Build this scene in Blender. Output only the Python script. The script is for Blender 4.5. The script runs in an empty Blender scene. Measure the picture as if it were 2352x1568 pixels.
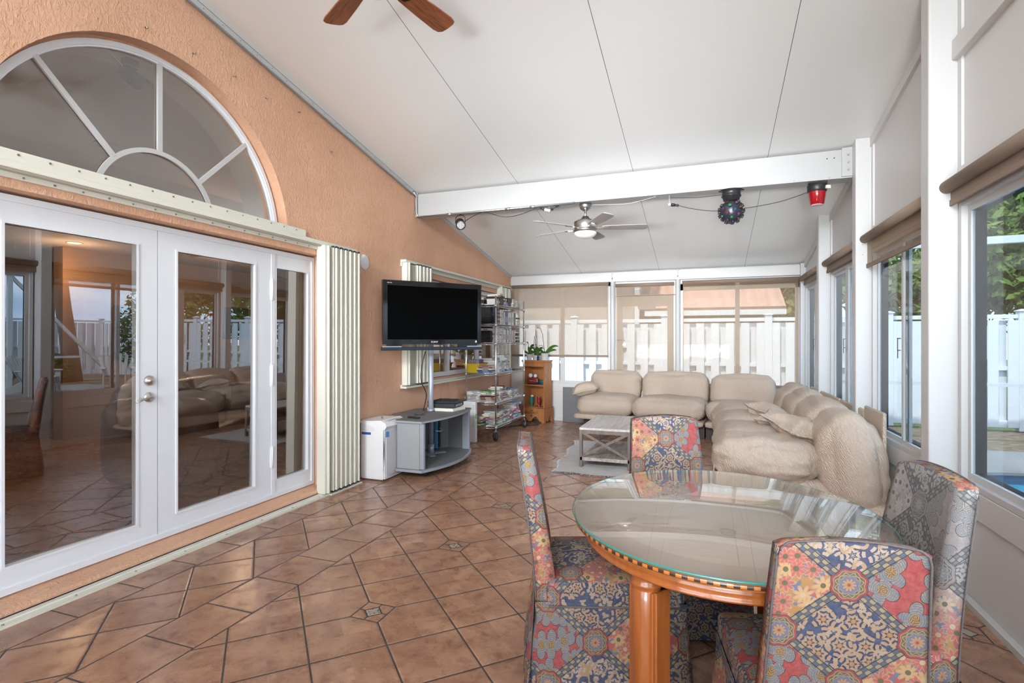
import bpy, bmesh, math, random
from mathutils import Vector, Matrix, noise, geometry
C = bpy.context.scene.collection
PI = math.pi
rnd = random.Random(7)

# ------------------------------------------------------------------ helpers
def link(name, me, mat=None, parent=None):
    o = bpy.data.objects.new(name, me)
    C.objects.link(o)
    if me is not None and mat is not None:
        for m in (mat if isinstance(mat, (list, tuple)) else [mat]):
            me.materials.append(m)
    if parent is not None:
        o.parent = parent
    return o

def tag(o, label=None, cat=None, group=None, kind=None):
    if label: o['label'] = label
    if cat: o['category'] = cat
    if group: o['group'] = group
    if kind: o['kind'] = kind
    return o

def thing(name, label, cat, loc=(0, 0, 0), rz=0, group=None):
    o = bpy.data.objects.new(name, None)
    o.empty_display_size = .1
    C.objects.link(o)
    o.location = loc
    o.rotation_euler = (0, 0, rz)
    return tag(o, label, cat, group)

class MB:
    """collects shapes and links them as one mesh"""
    def __init__(s):
        s.bm = bmesh.new()
    def _mi(s, faces, mi, sm):
        for f in faces:
            f.material_index = mi; f.smooth = sm
    def box(s, x0, x1, y0, y1, z0, z1, bev=0, mi=0, M=None, seg=1):
        if x1 < x0: x0, x1 = x1, x0
        if y1 < y0: y0, y1 = y1, y0
        if z1 < z0: z0, z1 = z1, z0
        r = bmesh.ops.create_cube(s.bm, size=1)
        vs = r['verts']
        for v in vs:
            v.co = Vector(((x0+x1)/2+v.co.x*(x1-x0), (y0+y1)/2+v.co.y*(y1-y0), (z0+z1)/2+v.co.z*(z1-z0)))
        fs = list({f for v in vs for f in v.link_faces})
        s._mi(fs, mi, False)
        if bev:
            b = min(bev, .49*min(x1-x0, y1-y0, z1-z0))
            es = list({e for v in vs for e in v.link_edges})
            rr = bmesh.ops.bevel(s.bm, geom=es, offset=b, segments=seg, affect='EDGES', profile=.5)
            vs = list({v for f in rr['faces'] for v in f.verts} | {v for v in vs if v.is_valid})
            for f in {f for v in vs for f in v.link_faces}: f.material_index = mi
        if M is not None:
            for v in vs: v.co = M @ v.co
        return s
    def cyl(s, p0, p1, r0, r1=None, n=16, mi=0, caps=True, smooth=True):
        p0 = Vector(p0); p1 = Vector(p1)
        if r1 is None: r1 = r0
        d = p1-p0
        q = d.to_track_quat('Z', 'Y').to_matrix()
        a = []; b = []
        for k in range(n):
            t = 2*PI*k/n
            e = q @ Vector((math.cos(t), math.sin(t), 0))
            a.append(s.bm.verts.new(p0+e*r0)); b.append(s.bm.verts.new(p1+e*r1))
        for k in range(n):
            f = s.bm.faces.new((a[k], a[(k+1) % n], b[(k+1) % n], b[k])); f.material_index = mi; f.smooth = smooth
        if caps:
            f = s.bm.faces.new(a[::-1]); f.material_index = mi
            f = s.bm.faces.new(b); f.material_index = mi
        return s
    def tube(s, pts, r, n=8, mi=0, closed=False):
        pts = [Vector(p) for p in pts]
        rings = []
        m = len(pts)
        up = Vector((0, 0, 1))
        for i, p in enumerate(pts):
            if closed: d = pts[(i+1) % m]-pts[i-1]
            else: d = pts[min(i+1, m-1)]-pts[max(i-1, 0)]
            d.normalize()
            u = up if abs(d.dot(up)) < .95 else Vector((1, 0, 0))
            x = d.cross(u).normalized(); y = x.cross(d)
            rr = r[i] if isinstance(r, (list, tuple)) else r
            rings.append([s.bm.verts.new(p+x*math.cos(2*PI*k/n)*rr+y*math.sin(2*PI*k/n)*rr) for k in range(n)])
        for i in range(m if closed else m-1):
            A = rings[i]; B = rings[(i+1) % m]
            for k in range(n):
                f = s.bm.faces.new((A[k], A[(k+1) % n], B[(k+1) % n], B[k])); f.smooth = True; f.material_index = mi
        if not closed:
            s.bm.faces.new(rings[0][::-1]).material_index = mi; s.bm.faces.new(rings[-1]).material_index = mi
        return s
    def lathe(s, prof, c=(0, 0, 0), n=32, mi=0, M=None, smooth=True):
        c = Vector(c); rings = []
        T = M if M is not None else Matrix.Identity(4)
        for r, z in prof:
            if r < 1e-5: rings.append([s.bm.verts.new(T @ Vector((c.x, c.y, c.z+z)))])
            else: rings.append([s.bm.verts.new(T @ Vector((c.x+r*math.cos(2*PI*k/n), c.y+r*math.sin(2*PI*k/n), c.z+z))) for k in range(n)])
        for A, B in zip(rings, rings[1:]):
            for k in range(n):
                k2 = (k+1) % n
                if len(A) == 1 and len(B) == 1: continue
                if len(A) == 1: f = s.bm.faces.new((A[0], B[k2], B[k]))
                elif len(B) == 1: f = s.bm.faces.new((A[k], A[k2], B[0]))
                else: f = s.bm.faces.new((A[k], A[k2], B[k2], B[k]))
                f.smooth = smooth; f.material_index = mi
        return s
    def prism(s, poly, z0, z1, mi=0, M=None, holes=(), smooth=False):
        """polygon in XY (optionally with holes) extruded z0..z1, then transformed by M"""
        loops = [list(poly)]+[list(h) for h in holes]
        T = M if M is not None else Matrix.Identity(4)
        flat = [Vector((p[0], p[1], 0)) for l in loops for p in l]
        tris = geometry.tessellate_polygon([[Vector((p[0], p[1], 0)) for p in l] for l in loops])
        a = [s.bm.verts.new(T @ Vector((p.x, p.y, z0))) for p in flat]
        b = [s.bm.verts.new(T @ Vector((p.x, p.y, z1))) for p in flat]
        for t in tris:
            try:
                s.bm.faces.new([a[i] for i in t]).material_index = mi
                s.bm.faces.new([b[i] for i in reversed(t)]).material_index = mi
            except ValueError: pass
        k0 = 0
        for l in loops:
            n = len(l)
            for k in range(n):
                i, j = k0+k, k0+(k+1) % n
                f = s.bm.faces.new((a[i], a[j], b[j], b[i])); f.material_index = mi; f.smooth = smooth
            k0 += n
        return s
    def quad(s, a, b, c, d, mi=0):
        f = s.bm.faces.new([s.bm.verts.new(Vector(p)) for p in (a, b, c, d)]); f.material_index = mi
        return s
    def add(s, me_bm, M):
        tmp = bpy.data.meshes.new('t'); me_bm.to_mesh(tmp)
        tmp.transform(M); s.bm.from_mesh(tmp); bpy.data.meshes.remove(tmp)
        return s
    def build(s, name, mat=None, parent=None, label=None, cat=None, group=None, kind=None, recalc=True, boxuv=False, org=None):
        if recalc: bmesh.ops.recalc_face_normals(s.bm, faces=s.bm.faces)
        if org is not None:
            for v in s.bm.verts: v.co -= Vector(org)
        me = bpy.data.meshes.new(name)
        s.bm.to_mesh(me); s.bm.free()
        if boxuv: box_uv(me)
        o = link(name, me, mat, parent)
        if org is not None: o.location = org
        return tag(o, label, cat, group, kind)

def box_uv(me, off=(0, 0)):
    uv = me.uv_layers.new(name='UVMap')
    for p in me.polygons:
        n = p.normal
        ax = max(range(3), key=lambda i: abs(n[i])*(1.0, 1.0, .8)[i])
        for li in p.loop_indices:
            v = me.vertices[me.loops[li].vertex_index].co
            if ax == 0: c = (v.y+.37, v.z)
            elif ax == 1: c = (-v.x if n.y > 0 else v.x, v.z)
            else: c = (v.x, v.y-.11)
            uv.data[li].uv = (c[0]+off[0], c[1]+off[1])

# YZ-plane polygons (walls facing +X / -X): local (x,y)->(Y,Z), local z -> X
YZ = Matrix(((0, 0, 1, 0), (1, 0, 0, 0), (0, 1, 0, 0), (0, 0, 0, 1)))
# XZ-plane polygons: local (x,y)->(X,Z), local z -> Y
XZ = Matrix(((1, 0, 0, 0), (0, 0, 1, 0), (0, 1, 0, 0), (0, 0, 0, 1)))
def rect(a, b, c, d): return [(a, c), (b, c), (b, d), (a, d)]
def frame(mb, a0, a1, z0, z1, w, t0, t1, M, mi=0, wb=None, wt=None):
    wb = w if wb is None else wb; wt = w if wt is None else wt
    mb.prism(rect(a0, a1, z0, z1), t0, t1, mi, M, holes=[rect(a0+w, a1-w, z0+wb, z1-wt)])

def text_mesh(name, body, size, mat, loc, rot, parent=None, ext=.0008, sx=1):
    cu = bpy.data.curves.new(name, 'FONT'); cu.body = body; cu.size = size; cu.extrude = ext
    cu.align_x = 'CENTER'; cu.align_y = 'CENTER'
    o = bpy.data.objects.new(name, cu); C.objects.link(o)
    dg = bpy.context.evaluated_depsgraph_get(); dg.update()
    me = bpy.data.meshes.new_from_object(o.evaluated_get(dg))
    bpy.data.objects.remove(o)
    me.transform(Matrix.Diagonal((sx, 1, 1, 1)))
    me.materials.clear()
    q = link(name, me, mat, parent)
    q.location = loc; q.rotation_euler = rot
    return q

# ------------------------------------------------------------------ node maths
class X:
    """a scalar socket with operators"""
    nt = None
    def __init__(s, sock): s.s = sock
    @staticmethod
    def m(op, *a, clamp=False):
        n = X.nt.nodes.new('ShaderNodeMath'); n.operation = op; n.use_clamp = clamp
        for i, v in enumerate(a):
            if isinstance(v, X): X.nt.links.new(v.s, n.inputs[i])
            else: n.inputs[i].default_value = v
        return X(n.outputs[0])
    def __add__(s, o): return X.m('ADD', s, o)
    __radd__ = __add__
    def __sub__(s, o): return X.m('SUBTRACT', s, o)
    def __rsub__(s, o): return X.m('SUBTRACT', o, s)
    def __mul__(s, o): return X.m('MULTIPLY', s, o)
    __rmul__ = __mul__
    def __truediv__(s, o): return X.m('DIVIDE', s, o)
    def __neg__(s): return X.m('MULTIPLY', s, -1)
    def lt(s, o): return X.m('LESS_THAN', s, o)
    def gt(s, o): return X.m('GREATER_THAN', s, o)
    def abs(s): return X.m('ABSOLUTE', s)
    def fract(s): return X.m('FRACT', s)
    def floor(s): return X.m('FLOOR', s)
    def round(s): return X.m('ROUND', s)
    def sqrt(s): return X.m('SQRT', s)
    def sin(s): return X.m('SINE', s)
    def cos(s): return X.m('COSINE', s)
    def mod(s, o): return X.m('FLOORED_MODULO', s, o)
    def min(s, o): return X.m('MINIMUM', s, o)
    def max(s, o): return X.m('MAXIMUM', s, o)
    def clamp(s): return X.m('ADD', s, 0.0, clamp=True)
    def ramp(s, a, b):
        n = X.nt.nodes.new('ShaderNodeMapRange'); n.clamp = True
        X.nt.links.new(s.s, n.inputs[0]); n.inputs[1].default_value = a; n.inputs[2].default_value = b
        return X(n.outputs[0])

class Mat:
    def __init__(s, name):
        s.m = bpy.data.materials.new(name); s.m.use_nodes = True
        s.nt = s.m.node_tree; s.nt.nodes.clear(); X.nt = s.nt
        s.out = s.nt.nodes.new('ShaderNodeOutputMaterial')
        s._tc = None
    def N(s, t, **k):
        n = s.nt.nodes.new(t)
        for a, b in k.items(): setattr(n, a, b)
        return n
    def L(s, a, b): s.nt.links.new(a.s if isinstance(a, X) else a, b)
    def coord(s, which='Object'):
        if s._tc is None: s._tc = s.N('ShaderNodeTexCoord')
        return s._tc.outputs[which]
    def geo(s): return s.N('ShaderNodeNewGeometry').outputs['Position']
    def xyz(s, v):
        n = s.N('ShaderNodeSeparateXYZ'); s.L(v, n.inputs[0]); return [X(o) for o in n.outputs]
    def comb(s, x, y, z=0.0):
        n = s.N('ShaderNodeCombineXYZ')
        for i, v in enumerate((x, y, z)):
            if isinstance(v, X): s.L(v, n.inputs[i])
            else: n.inputs[i].default_value = v
        return n.outputs[0]
    def map(s, v, sc=(1, 1, 1), rot=(0, 0, 0), loc=(0, 0, 0)):
        n = s.N('ShaderNodeMapping'); s.L(v, n.inputs[0])
        n.inputs['Scale'].default_value = sc; n.inputs['Rotation'].default_value = rot; n.inputs['Location'].default_value = loc
        return n.outputs[0]
    def noise(s, v, scale=5, detail=3, rough=.5, dist=0, color=False):
        n = s.N('ShaderNodeTexNoise'); s.L(v, n.inputs['Vector'])
        n.inputs['Scale'].default_value = scale; n.inputs['Detail'].default_value = detail
        n.inputs['Roughness'].default_value = rough; n.inputs['Distortion'].default_value = dist
        return n.outputs['Color'] if color else X(n.outputs[0])
    def voro(s, v, scale, rnd=1.0, feat='F1', dim='3D'):
        n = s.N('ShaderNodeTexVoronoi'); n.feature = feat; n.voronoi_dimensions = dim; s.L(v, n.inputs['Vector'])
        n.inputs['Scale'].default_value = scale; n.inputs['Randomness'].default_value = rnd
        return n
    def mix(s, f, a, b, blend='MIX'):
        n = s.N('ShaderNodeMix'); n.data_type = 'RGBA'; n.blend_type = blend
        for sock, v in ((n.inputs[0], f), (n.inputs[6], a), (n.inputs[7], b)):
            if isinstance(v, X): s.L(v, sock)
            elif isinstance(v, bpy.types.NodeSocket): s.L(v, sock)
            elif isinstance(v, (int, float)): sock.default_value = v if sock.type == 'VALUE' else (v, v, v, 1)
            else: sock.default_value = (*v, 1)
        return n.outputs[2]
    def bump(s, h, strength=.3, dist=.01, nrm=None):
        n = s.N('ShaderNodeBump'); s.L(h, n.inputs['Height'])
        n.inputs['Strength'].default_value = strength; n.inputs['Distance'].default_value = dist
        if nrm is not None: s.L(nrm, n.inputs['Normal'])
        return n.outputs[0]
    def pbr(s, col, rough=.5, metal=0, nrm=None, spec=.5, coat=0, sheen=0, alpha=None, trans=0, emis=None, es=0, ior=None):
        p = s.N('ShaderNodeBsdfPrincipled'); I = p.inputs
        def put(k, v):
            if isinstance(v, (X, bpy.types.NodeSocket)): s.L(v, I[k])
            elif isinstance(v, (tuple, list)): I[k].default_value = (*v[:3], 1)
            else: I[k].default_value = v
        put('Base Color', col); put('Roughness', rough); put('Metallic', metal); put('Specular IOR Level', spec)
        if coat: put('Coat Weight', coat); put('Coat Roughness', .05)
        if sheen: put('Sheen Weight', sheen)
        if trans: put('Transmission Weight', trans)
        if ior: put('IOR', ior)
        if alpha is not None: put('Alpha', alpha)
        if emis is not None: put('Emission Color', emis); put('Emission Strength', es)
        if nrm is not None: s.L(nrm, I['Normal'])
        s.L(p.outputs[0], s.out.inputs[0])
        return p
    def done(s): return s.m

def flat(name, col, rough=.5, metal=0, spec=.5, coat=0, var=0.0, vs=8, bump=0, bs=60, **k):
    """procedural paint / plastic / metal with faint mottling"""
    m = Mat(name); c = m.coord('Object'); nrm = None
    n = m.noise(c, vs, 3)
    a = tuple(max(0, x*(1-var)) for x in col); b = tuple(min(1, x*(1+var)) for x in col)
    cc = m.mix(n, a, b) if var else m.mix(n, col, tuple(min(1, x*1.02) for x in col))
    if bump: nrm = m.bump(m.noise(c, bs, 2), bump, .002)
    m.pbr(cc, rough, metal, nrm, spec, coat, **k)
    return m.done()
# ------------------------------------------------------------------ materials
M = {}
def mat_ceiling():
    m = Mat('ceiling_panel'); p = m.geo(); x, y, z = m.xyz(p)
    # panel joints run down the slope every 1.31 m
    f = ((x+.737)/1.31+.5).fract()-.5
    d = f.abs()*1.31
    j = d.lt(.0022)
    col = m.mix(j, (.80, .81, .81), (.10, .10, .11))
    b = m.noise(p, 260, 2, .6); b2 = m.noise(p, 45, 2, .5)
    hh = b*.5+b2*.5
    m.pbr(col, .24, nrm=m.bump(hh, .16, .0012), spec=1.0)
    return m.done()
def mat_floor():
    m = Mat('floor_tile'); p = m.geo(); x, y, z = m.xyz(p)
    T = .2415
    # field lattice, joints of the diagonal squares
    u = (x+1.648)/T; v = (y-2.395)/T
    a = (u+v)*.5; b = (u-v)*.5
    da = ((a+.5).fract()-.5).abs()*(T*1.4142); db = ((b+.5).fract()-.5).abs()*(T*1.4142)
    line = da.min(db)
    fx = ((x+1.648)/.966+.5).fract()-.5; fy = ((y-2.395)/.966+.5).fract()-.5
    fx = fx*.966; fy = fy*.966
    ax = fx.abs(); ay = fy.abs()
    cheb = ax.max(ay)
    insq = cheb.lt(.083)
    sqline = (cheb-.083).abs()
    inner = (ax+ay)
    inin = inner.lt(.052)
    inline = (inner-.052).abs()*.7
    cross = ax.min(ay)
    l_in = (inline).min(X.m('ADD', cross, inin*1.0))
    fieldl = sqline.min(line*(1-insq)+insq*l_in)
    # zones along the house wall
    z3 = (x.gt(-2.235))
    z2 = x.gt(-2.555)*(1-z3)
    z1 = x.gt(-3.04)*(1-z2)*(1-z3)
    z0 = 1-z1-z2-z3
    ry = (((y-1.825)/.342+.5).fract()-.5).abs()*.342
    u1 = (x+3.035)/.2405; v1 = (y-2.0)/.2405
    a1 = (u1+v1)*.5; b1 = (u1-v1)*.5
    da1 = ((a1+.5).fract()-.5).abs()*.34; db1 = ((b1+.5).fract()-.5).abs()*.34
    seg = (x+2.235).abs().min((x+2.555).abs()).min((x+3.04).abs())
    d = z3*fieldl + (z2+z0)*ry + z1*da1.min(db1)
    d = d.min(seg)
    grout = d.lt(.0042)
    soft = d.ramp(.004, .012)
    # per tile tone
    ida = (a+.0).round()*3.7+(b).round()*9.1
    idz = z3*ida + z2*(((y-1.825)/.342).floor()*5.3) + z0*(((y-1.825)/.342).floor()*7.9) + z1*(a1.floor()*4.1+b1.floor()*6.7)
    wn = m.N('ShaderNodeTexWhiteNoise'); wn.noise_dimensions = '1D'; m.L(idz, wn.inputs['W'])
    tone = X(wn.outputs[0])
    off = m.comb(tone*7.0, tone*3.0, 0.0)
    va = m.N('ShaderNodeVectorMath'); va.operation = 'ADD'; m.L(p, va.inputs[0]); m.L(off, va.inputs[1])
    pp = va.outputs[0]
    n1 = m.noise(pp, 3.2, 8, .62, .3); n2 = m.noise(pp, 22, 6, .6, .6); n3 = m.noise(pp, 9, 5, .7, .2)
    col = m.mix(n1.ramp(.35, .68), (.275, .134, .080), (.49, .285, .178))
    col = m.mix(n3.ramp(.46, .66)*.8, col, (.175, .072, .042))
    col = m.mix(n2.ramp(.45, .8)*.3, col, (.50, .34, .23))
    col = m.mix(tone*.30, col, (.30, .165, .105))
    # decorated insert
    vor = m.voro(p, 55, .4); ins = X(vor.outputs['Distance']).ramp(.25, .32)
    deco = m.mix(ins, (.05, .04, .035), (.33, .28, .22))
    isd = insq*inin*z3
    col = m.mix(isd, col, deco)
    col = m.mix(grout, col, (.052, .043, .036))
    hb = soft*1.0+n2*.05+n3*.08
    r = m.N('ShaderNodeMapRange'); m.L(n3, r.inputs[0]); r.inputs[3].default_value = .15; r.inputs[4].default_value = .36
    rr = X(r.outputs[0])+grout*.4
    m.pbr(col, rr, nrm=m.bump(hb, .45, .003), spec=.5)
    return m.done()
def mat_stucco():
    m = Mat('stucco_orange'); p = m.geo()
    n = m.noise(p, 1.6, 5, .6); n2 = m.noise(m.map(p, (1, 1, .6)), 34, 6, .62, 1.2); n3 = m.noise(p, 90, 3, .6)
    lump = n2.ramp(.42, .62)
    col = m.mix(n.ramp(.3, .7), (.68, .385, .245), (.78, .465, .31))
    col = m.mix(lump*.14, col, (.82, .52, .37))
    x, y, z = m.xyz(p)
    # the wall is dirtied where hands and the screen have rubbed it
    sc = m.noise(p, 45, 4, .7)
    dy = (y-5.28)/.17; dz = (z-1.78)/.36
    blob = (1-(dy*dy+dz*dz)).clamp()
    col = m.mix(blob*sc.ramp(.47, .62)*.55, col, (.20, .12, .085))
    m.pbr(col, .62, nrm=m.bump(lump*.8+n3*.35, .75, .007), spec=.35)
    return m.done()
def mat_glass(name, tint=(.8, .86, .87), f0=.06, f1=.9, rough=0.0, gcol=(1, 1, 1)):
    m = Mat(name)
    t = m.N('ShaderNodeBsdfTransparent'); t.inputs[0].default_value = (*tint, 1)
    g = m.N('ShaderNodeBsdfGlossy'); g.inputs[0].default_value = (*gcol, 1); g.inputs['Roughness'].default_value = rough
    lw = m.N('ShaderNodeFresnel'); lw.inputs[0].default_value = 1.5
    f = X(lw.outputs[0])
    gb = m.N('ShaderNodeNewGeometry'); back = X(gb.outputs['Backfacing'])
    fac = (f*f1+f0).clamp()*(1-back)
    t.inputs[0].default_value = tuple(v**.5 for v in tint)+(1,)
    mx = m.N('ShaderNodeMixShader'); m.L(fac, mx.inputs[0]); m.L(t.outputs[0], mx.inputs[1]); m.L(g.outputs[0], mx.inputs[2])
    m.L(mx.outputs[0], m.out.inputs[0])
    return m.done()
def mat_blind():
    m = Mat('solar_mesh'); p = m.geo(); x, y, z = m.xyz(p)
    n = m.noise(m.map(p, (1, 1, 60)), 14, 2); n2 = m.noise(m.map(p, (60, 60, 1)), 14, 2)
    col = m.mix((n+n2)*.5, (.40, .28, .19), (.50, .365, .26))
    d = m.N('ShaderNodeBsdfDiffuse'); m.L(col, d.inputs[0])
    tr = m.N('ShaderNodeBsdfTranslucent'); tr.inputs[0].default_value = (.66, .50, .37, 1)
    a = m.N('ShaderNodeMixShader'); a.inputs[0].default_value = .28; m.L(d.outputs[0], a.inputs[1]); m.L(tr.outputs[0], a.inputs[2])
    t = m.N('ShaderNodeBsdfTransparent'); t.inputs[0].default_value = (1, .985, .96, 1)
    mx = m.N('ShaderNodeMixShader')
    wv = n*.12+n2*.12+.56
    m.L(wv, mx.inputs[0]); 
    mx2 = mx
    m.L(a.outputs[0], mx.inputs[1]); m.L(t.outputs[0], mx.inputs[2])
    m.L(mx.outputs[0], m.out.inputs[0])
    return m.done()
def mat_fabric(name, grey=False):
    """tapestry: lattice of patterned bands, medallions and four kinds of flowered diamonds"""
    m = Mat(name); uv = m.coord('UV')
    nz = m.noise(uv, 9, 2, .5, color=True)
    sub = m.N('ShaderNodeVectorMath'); sub.operation = 'MULTIPLY_ADD'
    m.L(nz, sub.inputs[0]); sub.inputs[1].default_value = (.012, .012, 0); m.L(uv, sub.inputs[2])
    uvw = sub.outputs[0]
    x, y, _ = m.xyz(uv)
    L = .345
    u = x+.0; v = y-.852
    a = (u/.178+v/.152)*.5; b = (u/.178-v/.152)*.5
    fa = (a+.5).fract()-.5; fb = (b+.5).fract()-.5
    du = (fa+fb)*.178; dv = (fa-fb)*.152
    r = (du*du+dv*dv).sqrt()*1.16; th = X.m('ARCTAN2', dv, du)
    line = fa.abs().min(fb.abs())*.25
    cream = (.50, .33, .19); navy = (.045, .065, .15); red = (.48, .045, .05); olive = (.17, .16, .085)
    gold = (.52, .26, .07); lblue = (.17, .23, .33); dark = (.05, .05, .055)
    ia = a.floor(); ib = b.floor()
    pa = ia.mod(2.0); pb = ib.mod(2.0)
    def flowers(vec, scale, petals, seed, size=.47, inner=.25):
        vn = m.voro(vec, scale, .9, dim='2D')
        sb = m.N('ShaderNodeVectorMath'); sb.operation = 'SUBTRACT'; m.L(vec, sb.inputs[0]); m.L(vn.outputs['Position'], sb.inputs[1])
        px, py, _z = m.xyz(sb.outputs[0])
        rc = m.xyz(vn.outputs['Color'])
        ang = X.m('ARCTAN2', py, px)+rc[0]*6.28
        rr = (px*px+py*py).sqrt()*scale
        lob = (ang*(petals*.5)).cos().abs()
        edge = (lob*.62+.38)*size
        swirl = (rr*26.0+lob*3.0).sin()
        return rr, edge, rc, swirl
    # blue diamonds, cream blossoms and leaves
    r1, e1, c1, s1 = flowers(uvw, 15, 6, 1, .60)
    r2, e2, c2, s2 = flowers(uvw, 42, 3, 2, .64)
    wash = m.noise(uv, 60, 4, .7)
    blue = m.mix(wash.ramp(.35, .7), navy, (.095, .13, .24))
    leaf = r2.lt(e2)*c2[1].gt(.30)
    blos = r1.lt(e1)*(s1.gt(-.35))
    A = m.mix(leaf, blue, m.mix(c2[2], cream, (.55, .42, .28)))
    A = m.mix(r1.lt(e1), A, navy); A = m.mix(blos, A, cream)
    A = m.mix(r1.lt(.10), A, gold)
    # blue with long scrolls
    sc = ((m.noise(uv, 11, 1, .4))*38.0).sin()
    B = m.mix(sc.gt(.62), blue, cream)
    B = m.mix(blos, B, (.58, .45, .33))
    # red with paisley
    redw = m.mix(wash.ramp(.4, .7), (.42, .04, .045), (.56, .10, .09))
    r3, e3, c3, s3 = flowers(m.map(uvw, (1, .8, 1), (0, 0, .6)), 15.5, 4, 3, .58)
    rings = (r3*70.0+s2).sin()
    pz = m.mix(rings.gt(.2), lblue, m.mix(rings.gt(.75), (.30, .27, .17), cream))
    pz = m.mix(r3.lt(.2), pz, m.mix(s2.gt(0), gold, olive))
    Cc = m.mix(r3.lt(e3+.12), redw, dark); Cc = m.mix(r3.lt(e3+.09), Cc, pz)
    # gold and red florals
    r4, e4, c4, s4 = flowers(uvw, 22, 8, 4, .62)
    base = m.mix(m.noise(uvw, 17, 1).gt(.5), gold, (.55, .10, .08))
    base = m.mix(m.noise(uvw, 34, 1).gt(.56), base, lblue)
    D = m.mix(r4.lt(e4+.08), base, (.58, .36, .24)); D = m.mix(r4.lt(e4-.05), D, m.mix(c4[0].gt(.5), (.60, .14, .10), (.70, .42, .16)))
    D = m.mix(r4.lt(.17), D, m.mix(c4[1].gt(.5), (.65, .52, .30), olive))
    col = m.mix(pa, m.mix(pb, Cc, B), m.mix(pb, A, D))
    # bands
    bandw = .0165
    inb = line.lt(bandw)
    along = m.mix(0.0, (0, 0, 0), (0, 0, 0))
    t = (a+b)*6.0+(a-b)*6.0
    chain = ((a*44.0).sin()*(b*44.0).sin())
    bc = m.mix(chain.gt(.12), (.12, .12, .10), (.42, .34, .22))
    bc = m.mix(chain.lt(-.35), bc, (.12, .15, .25))
    bc = m.mix((line-.0125).abs().lt(.0014), bc, (.05, .05, .05))
    col = m.mix(inb, col, bc)
    # medallions
    sca = (th*8.0).cos()*.0028
    R = r+sca
    sc2 = (th*12.0).cos()
    md = m.mix(R.lt(.056), col, (.40, .05, .05))
    md = m.mix(R.lt(.049), md, cream)
    md = m.mix(R.lt(.0465), md, olive)
    md = m.mix((R-.039+(sc2*.003)).abs().lt(.0018), md, cream)
    md = m.mix(R.lt(.033), md, cream); md = m.mix(R.lt(.031), md, lblue)
    pet = (th*5.0).cos().abs()*.013+.010
    md = m.mix(r.lt(pet+.002), md, (.42, .06, .05)); md = m.mix(r.lt(pet), md, cream)
    md = m.mix(r.lt(.010), md, gold); md = m.mix(r.lt(.005), md, (.4, .05, .05))
    col = m.mix(R.lt(.058), col, (.06, .07, .09)); col = m.mix(R.lt(.056), col, md)
    # woven, a little worn
    wv = m.noise(uv, 14, 4, .6)
    col = m.mix(wv.ramp(.3, .8)*.16, col, (.45, .40, .36))
    if grey:  # glare washout painted into the cloth, greyer towards the top
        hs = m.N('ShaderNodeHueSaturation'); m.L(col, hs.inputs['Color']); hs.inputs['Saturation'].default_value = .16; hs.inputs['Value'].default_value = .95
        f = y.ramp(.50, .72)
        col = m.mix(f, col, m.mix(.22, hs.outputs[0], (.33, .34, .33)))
    hv = m.N('ShaderNodeHueSaturation'); m.L(col, hv.inputs['Color']); hv.inputs['Saturation'].default_value = .92; hv.inputs['Value'].default_value = .55
    col = hv.outputs[0]
    w1 = m.voro(uv, 620, .3)
    m.pbr(col, .75, nrm=m.bump(X(w1.outputs['Distance'])*1.0+wv*.6, .25, .001), spec=.2)
    return m.done()
def mat_boucle():
    m = Mat('cream_boucle'); p = m.coord('Object')
    w = m.noise(p, 3.0, 2, .5)
    ww = m.N('ShaderNodeTexWave'); ww.wave_type = 'BANDS'; m.L(m.map(p, (1, 1, .9), (.4, .5, .2)), ww.inputs['Vector'])
    ww.inputs['Scale'].default_value = 26; ww.inputs['Distortion'].default_value = 9; ww.inputs['Detail'].default_value = 3; ww.inputs['Detail Scale'].default_value = 1.6
    n = m.noise(p, 130, 3, .6); n2 = m.noise(p, 6, 4, .6)
    col = m.mix(w.ramp(.3, .7), (.58, .47, .38), (.68, .57, .47))
    col = m.mix(n2.ramp(.35, .75)*.35, col, (.45, .345, .26))
    h = X(ww.outputs['Fac'])*.55+n*.75+n2*1.4
    m.pbr(col, .85, nrm=m.bump(h, .9, .009), spec=.12)
    return m.done()
def mat_wood(name, c0, c1, scale=1, rough=.35, axis='x', coat=0, c2=None, stretch=14, bump=.1):
    m = Mat(name); p = m.coord('Object')
    sc = {'x': (1, stretch, stretch), 'y': (stretch, 1, stretch), 'z': (stretch, stretch, 1)}[axis]
    n = m.noise(m.map(p, sc), 2.2*scale, 6, .62, .8); n2 = m.noise(m.map(p, sc), 9*scale, 4, .6)
    col = m.mix(n.ramp(.3, .7), c0, c1)
    if c2 is not None: col = m.mix(n2.ramp(.5, .72), col, c2)
    m.pbr(col, rough, nrm=m.bump(n2, bump, .002), spec=.45, coat=coat)
    return m.done()
def mat_tabletop():
    m = Mat('table_top_wood'); p = m.coord('Object'); x, y, z = m.xyz(p)
    n = m.noise(m.map(p, (1, 14, 1)), 3, 6, .6, .5); st = m.noise(p, 4.5, 6, .72, 1.5)
    col = m.mix(n.ramp(.3, .7), (.26, .17, .115), (.33, .23, .16))
    rr = ((x*x)/(.585*.585)+(y*y)/(.665*.665)).sqrt()
    col = m.mix(rr.gt(.80), col, (.22, .135, .085))
    seam = (x-.04).abs().lt(.0012).max((x-.34).abs().lt(.0012)).max((y-.12).abs().lt(.0012))
    col = m.mix(seam*rr.lt(.8), col, (.10, .06, .04))
    col = m.mix(st.ramp(.62, .74)*.35, col, (.45, .44, .42))
    m.pbr(col, .38, spec=.5)
    return m.done()
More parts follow.
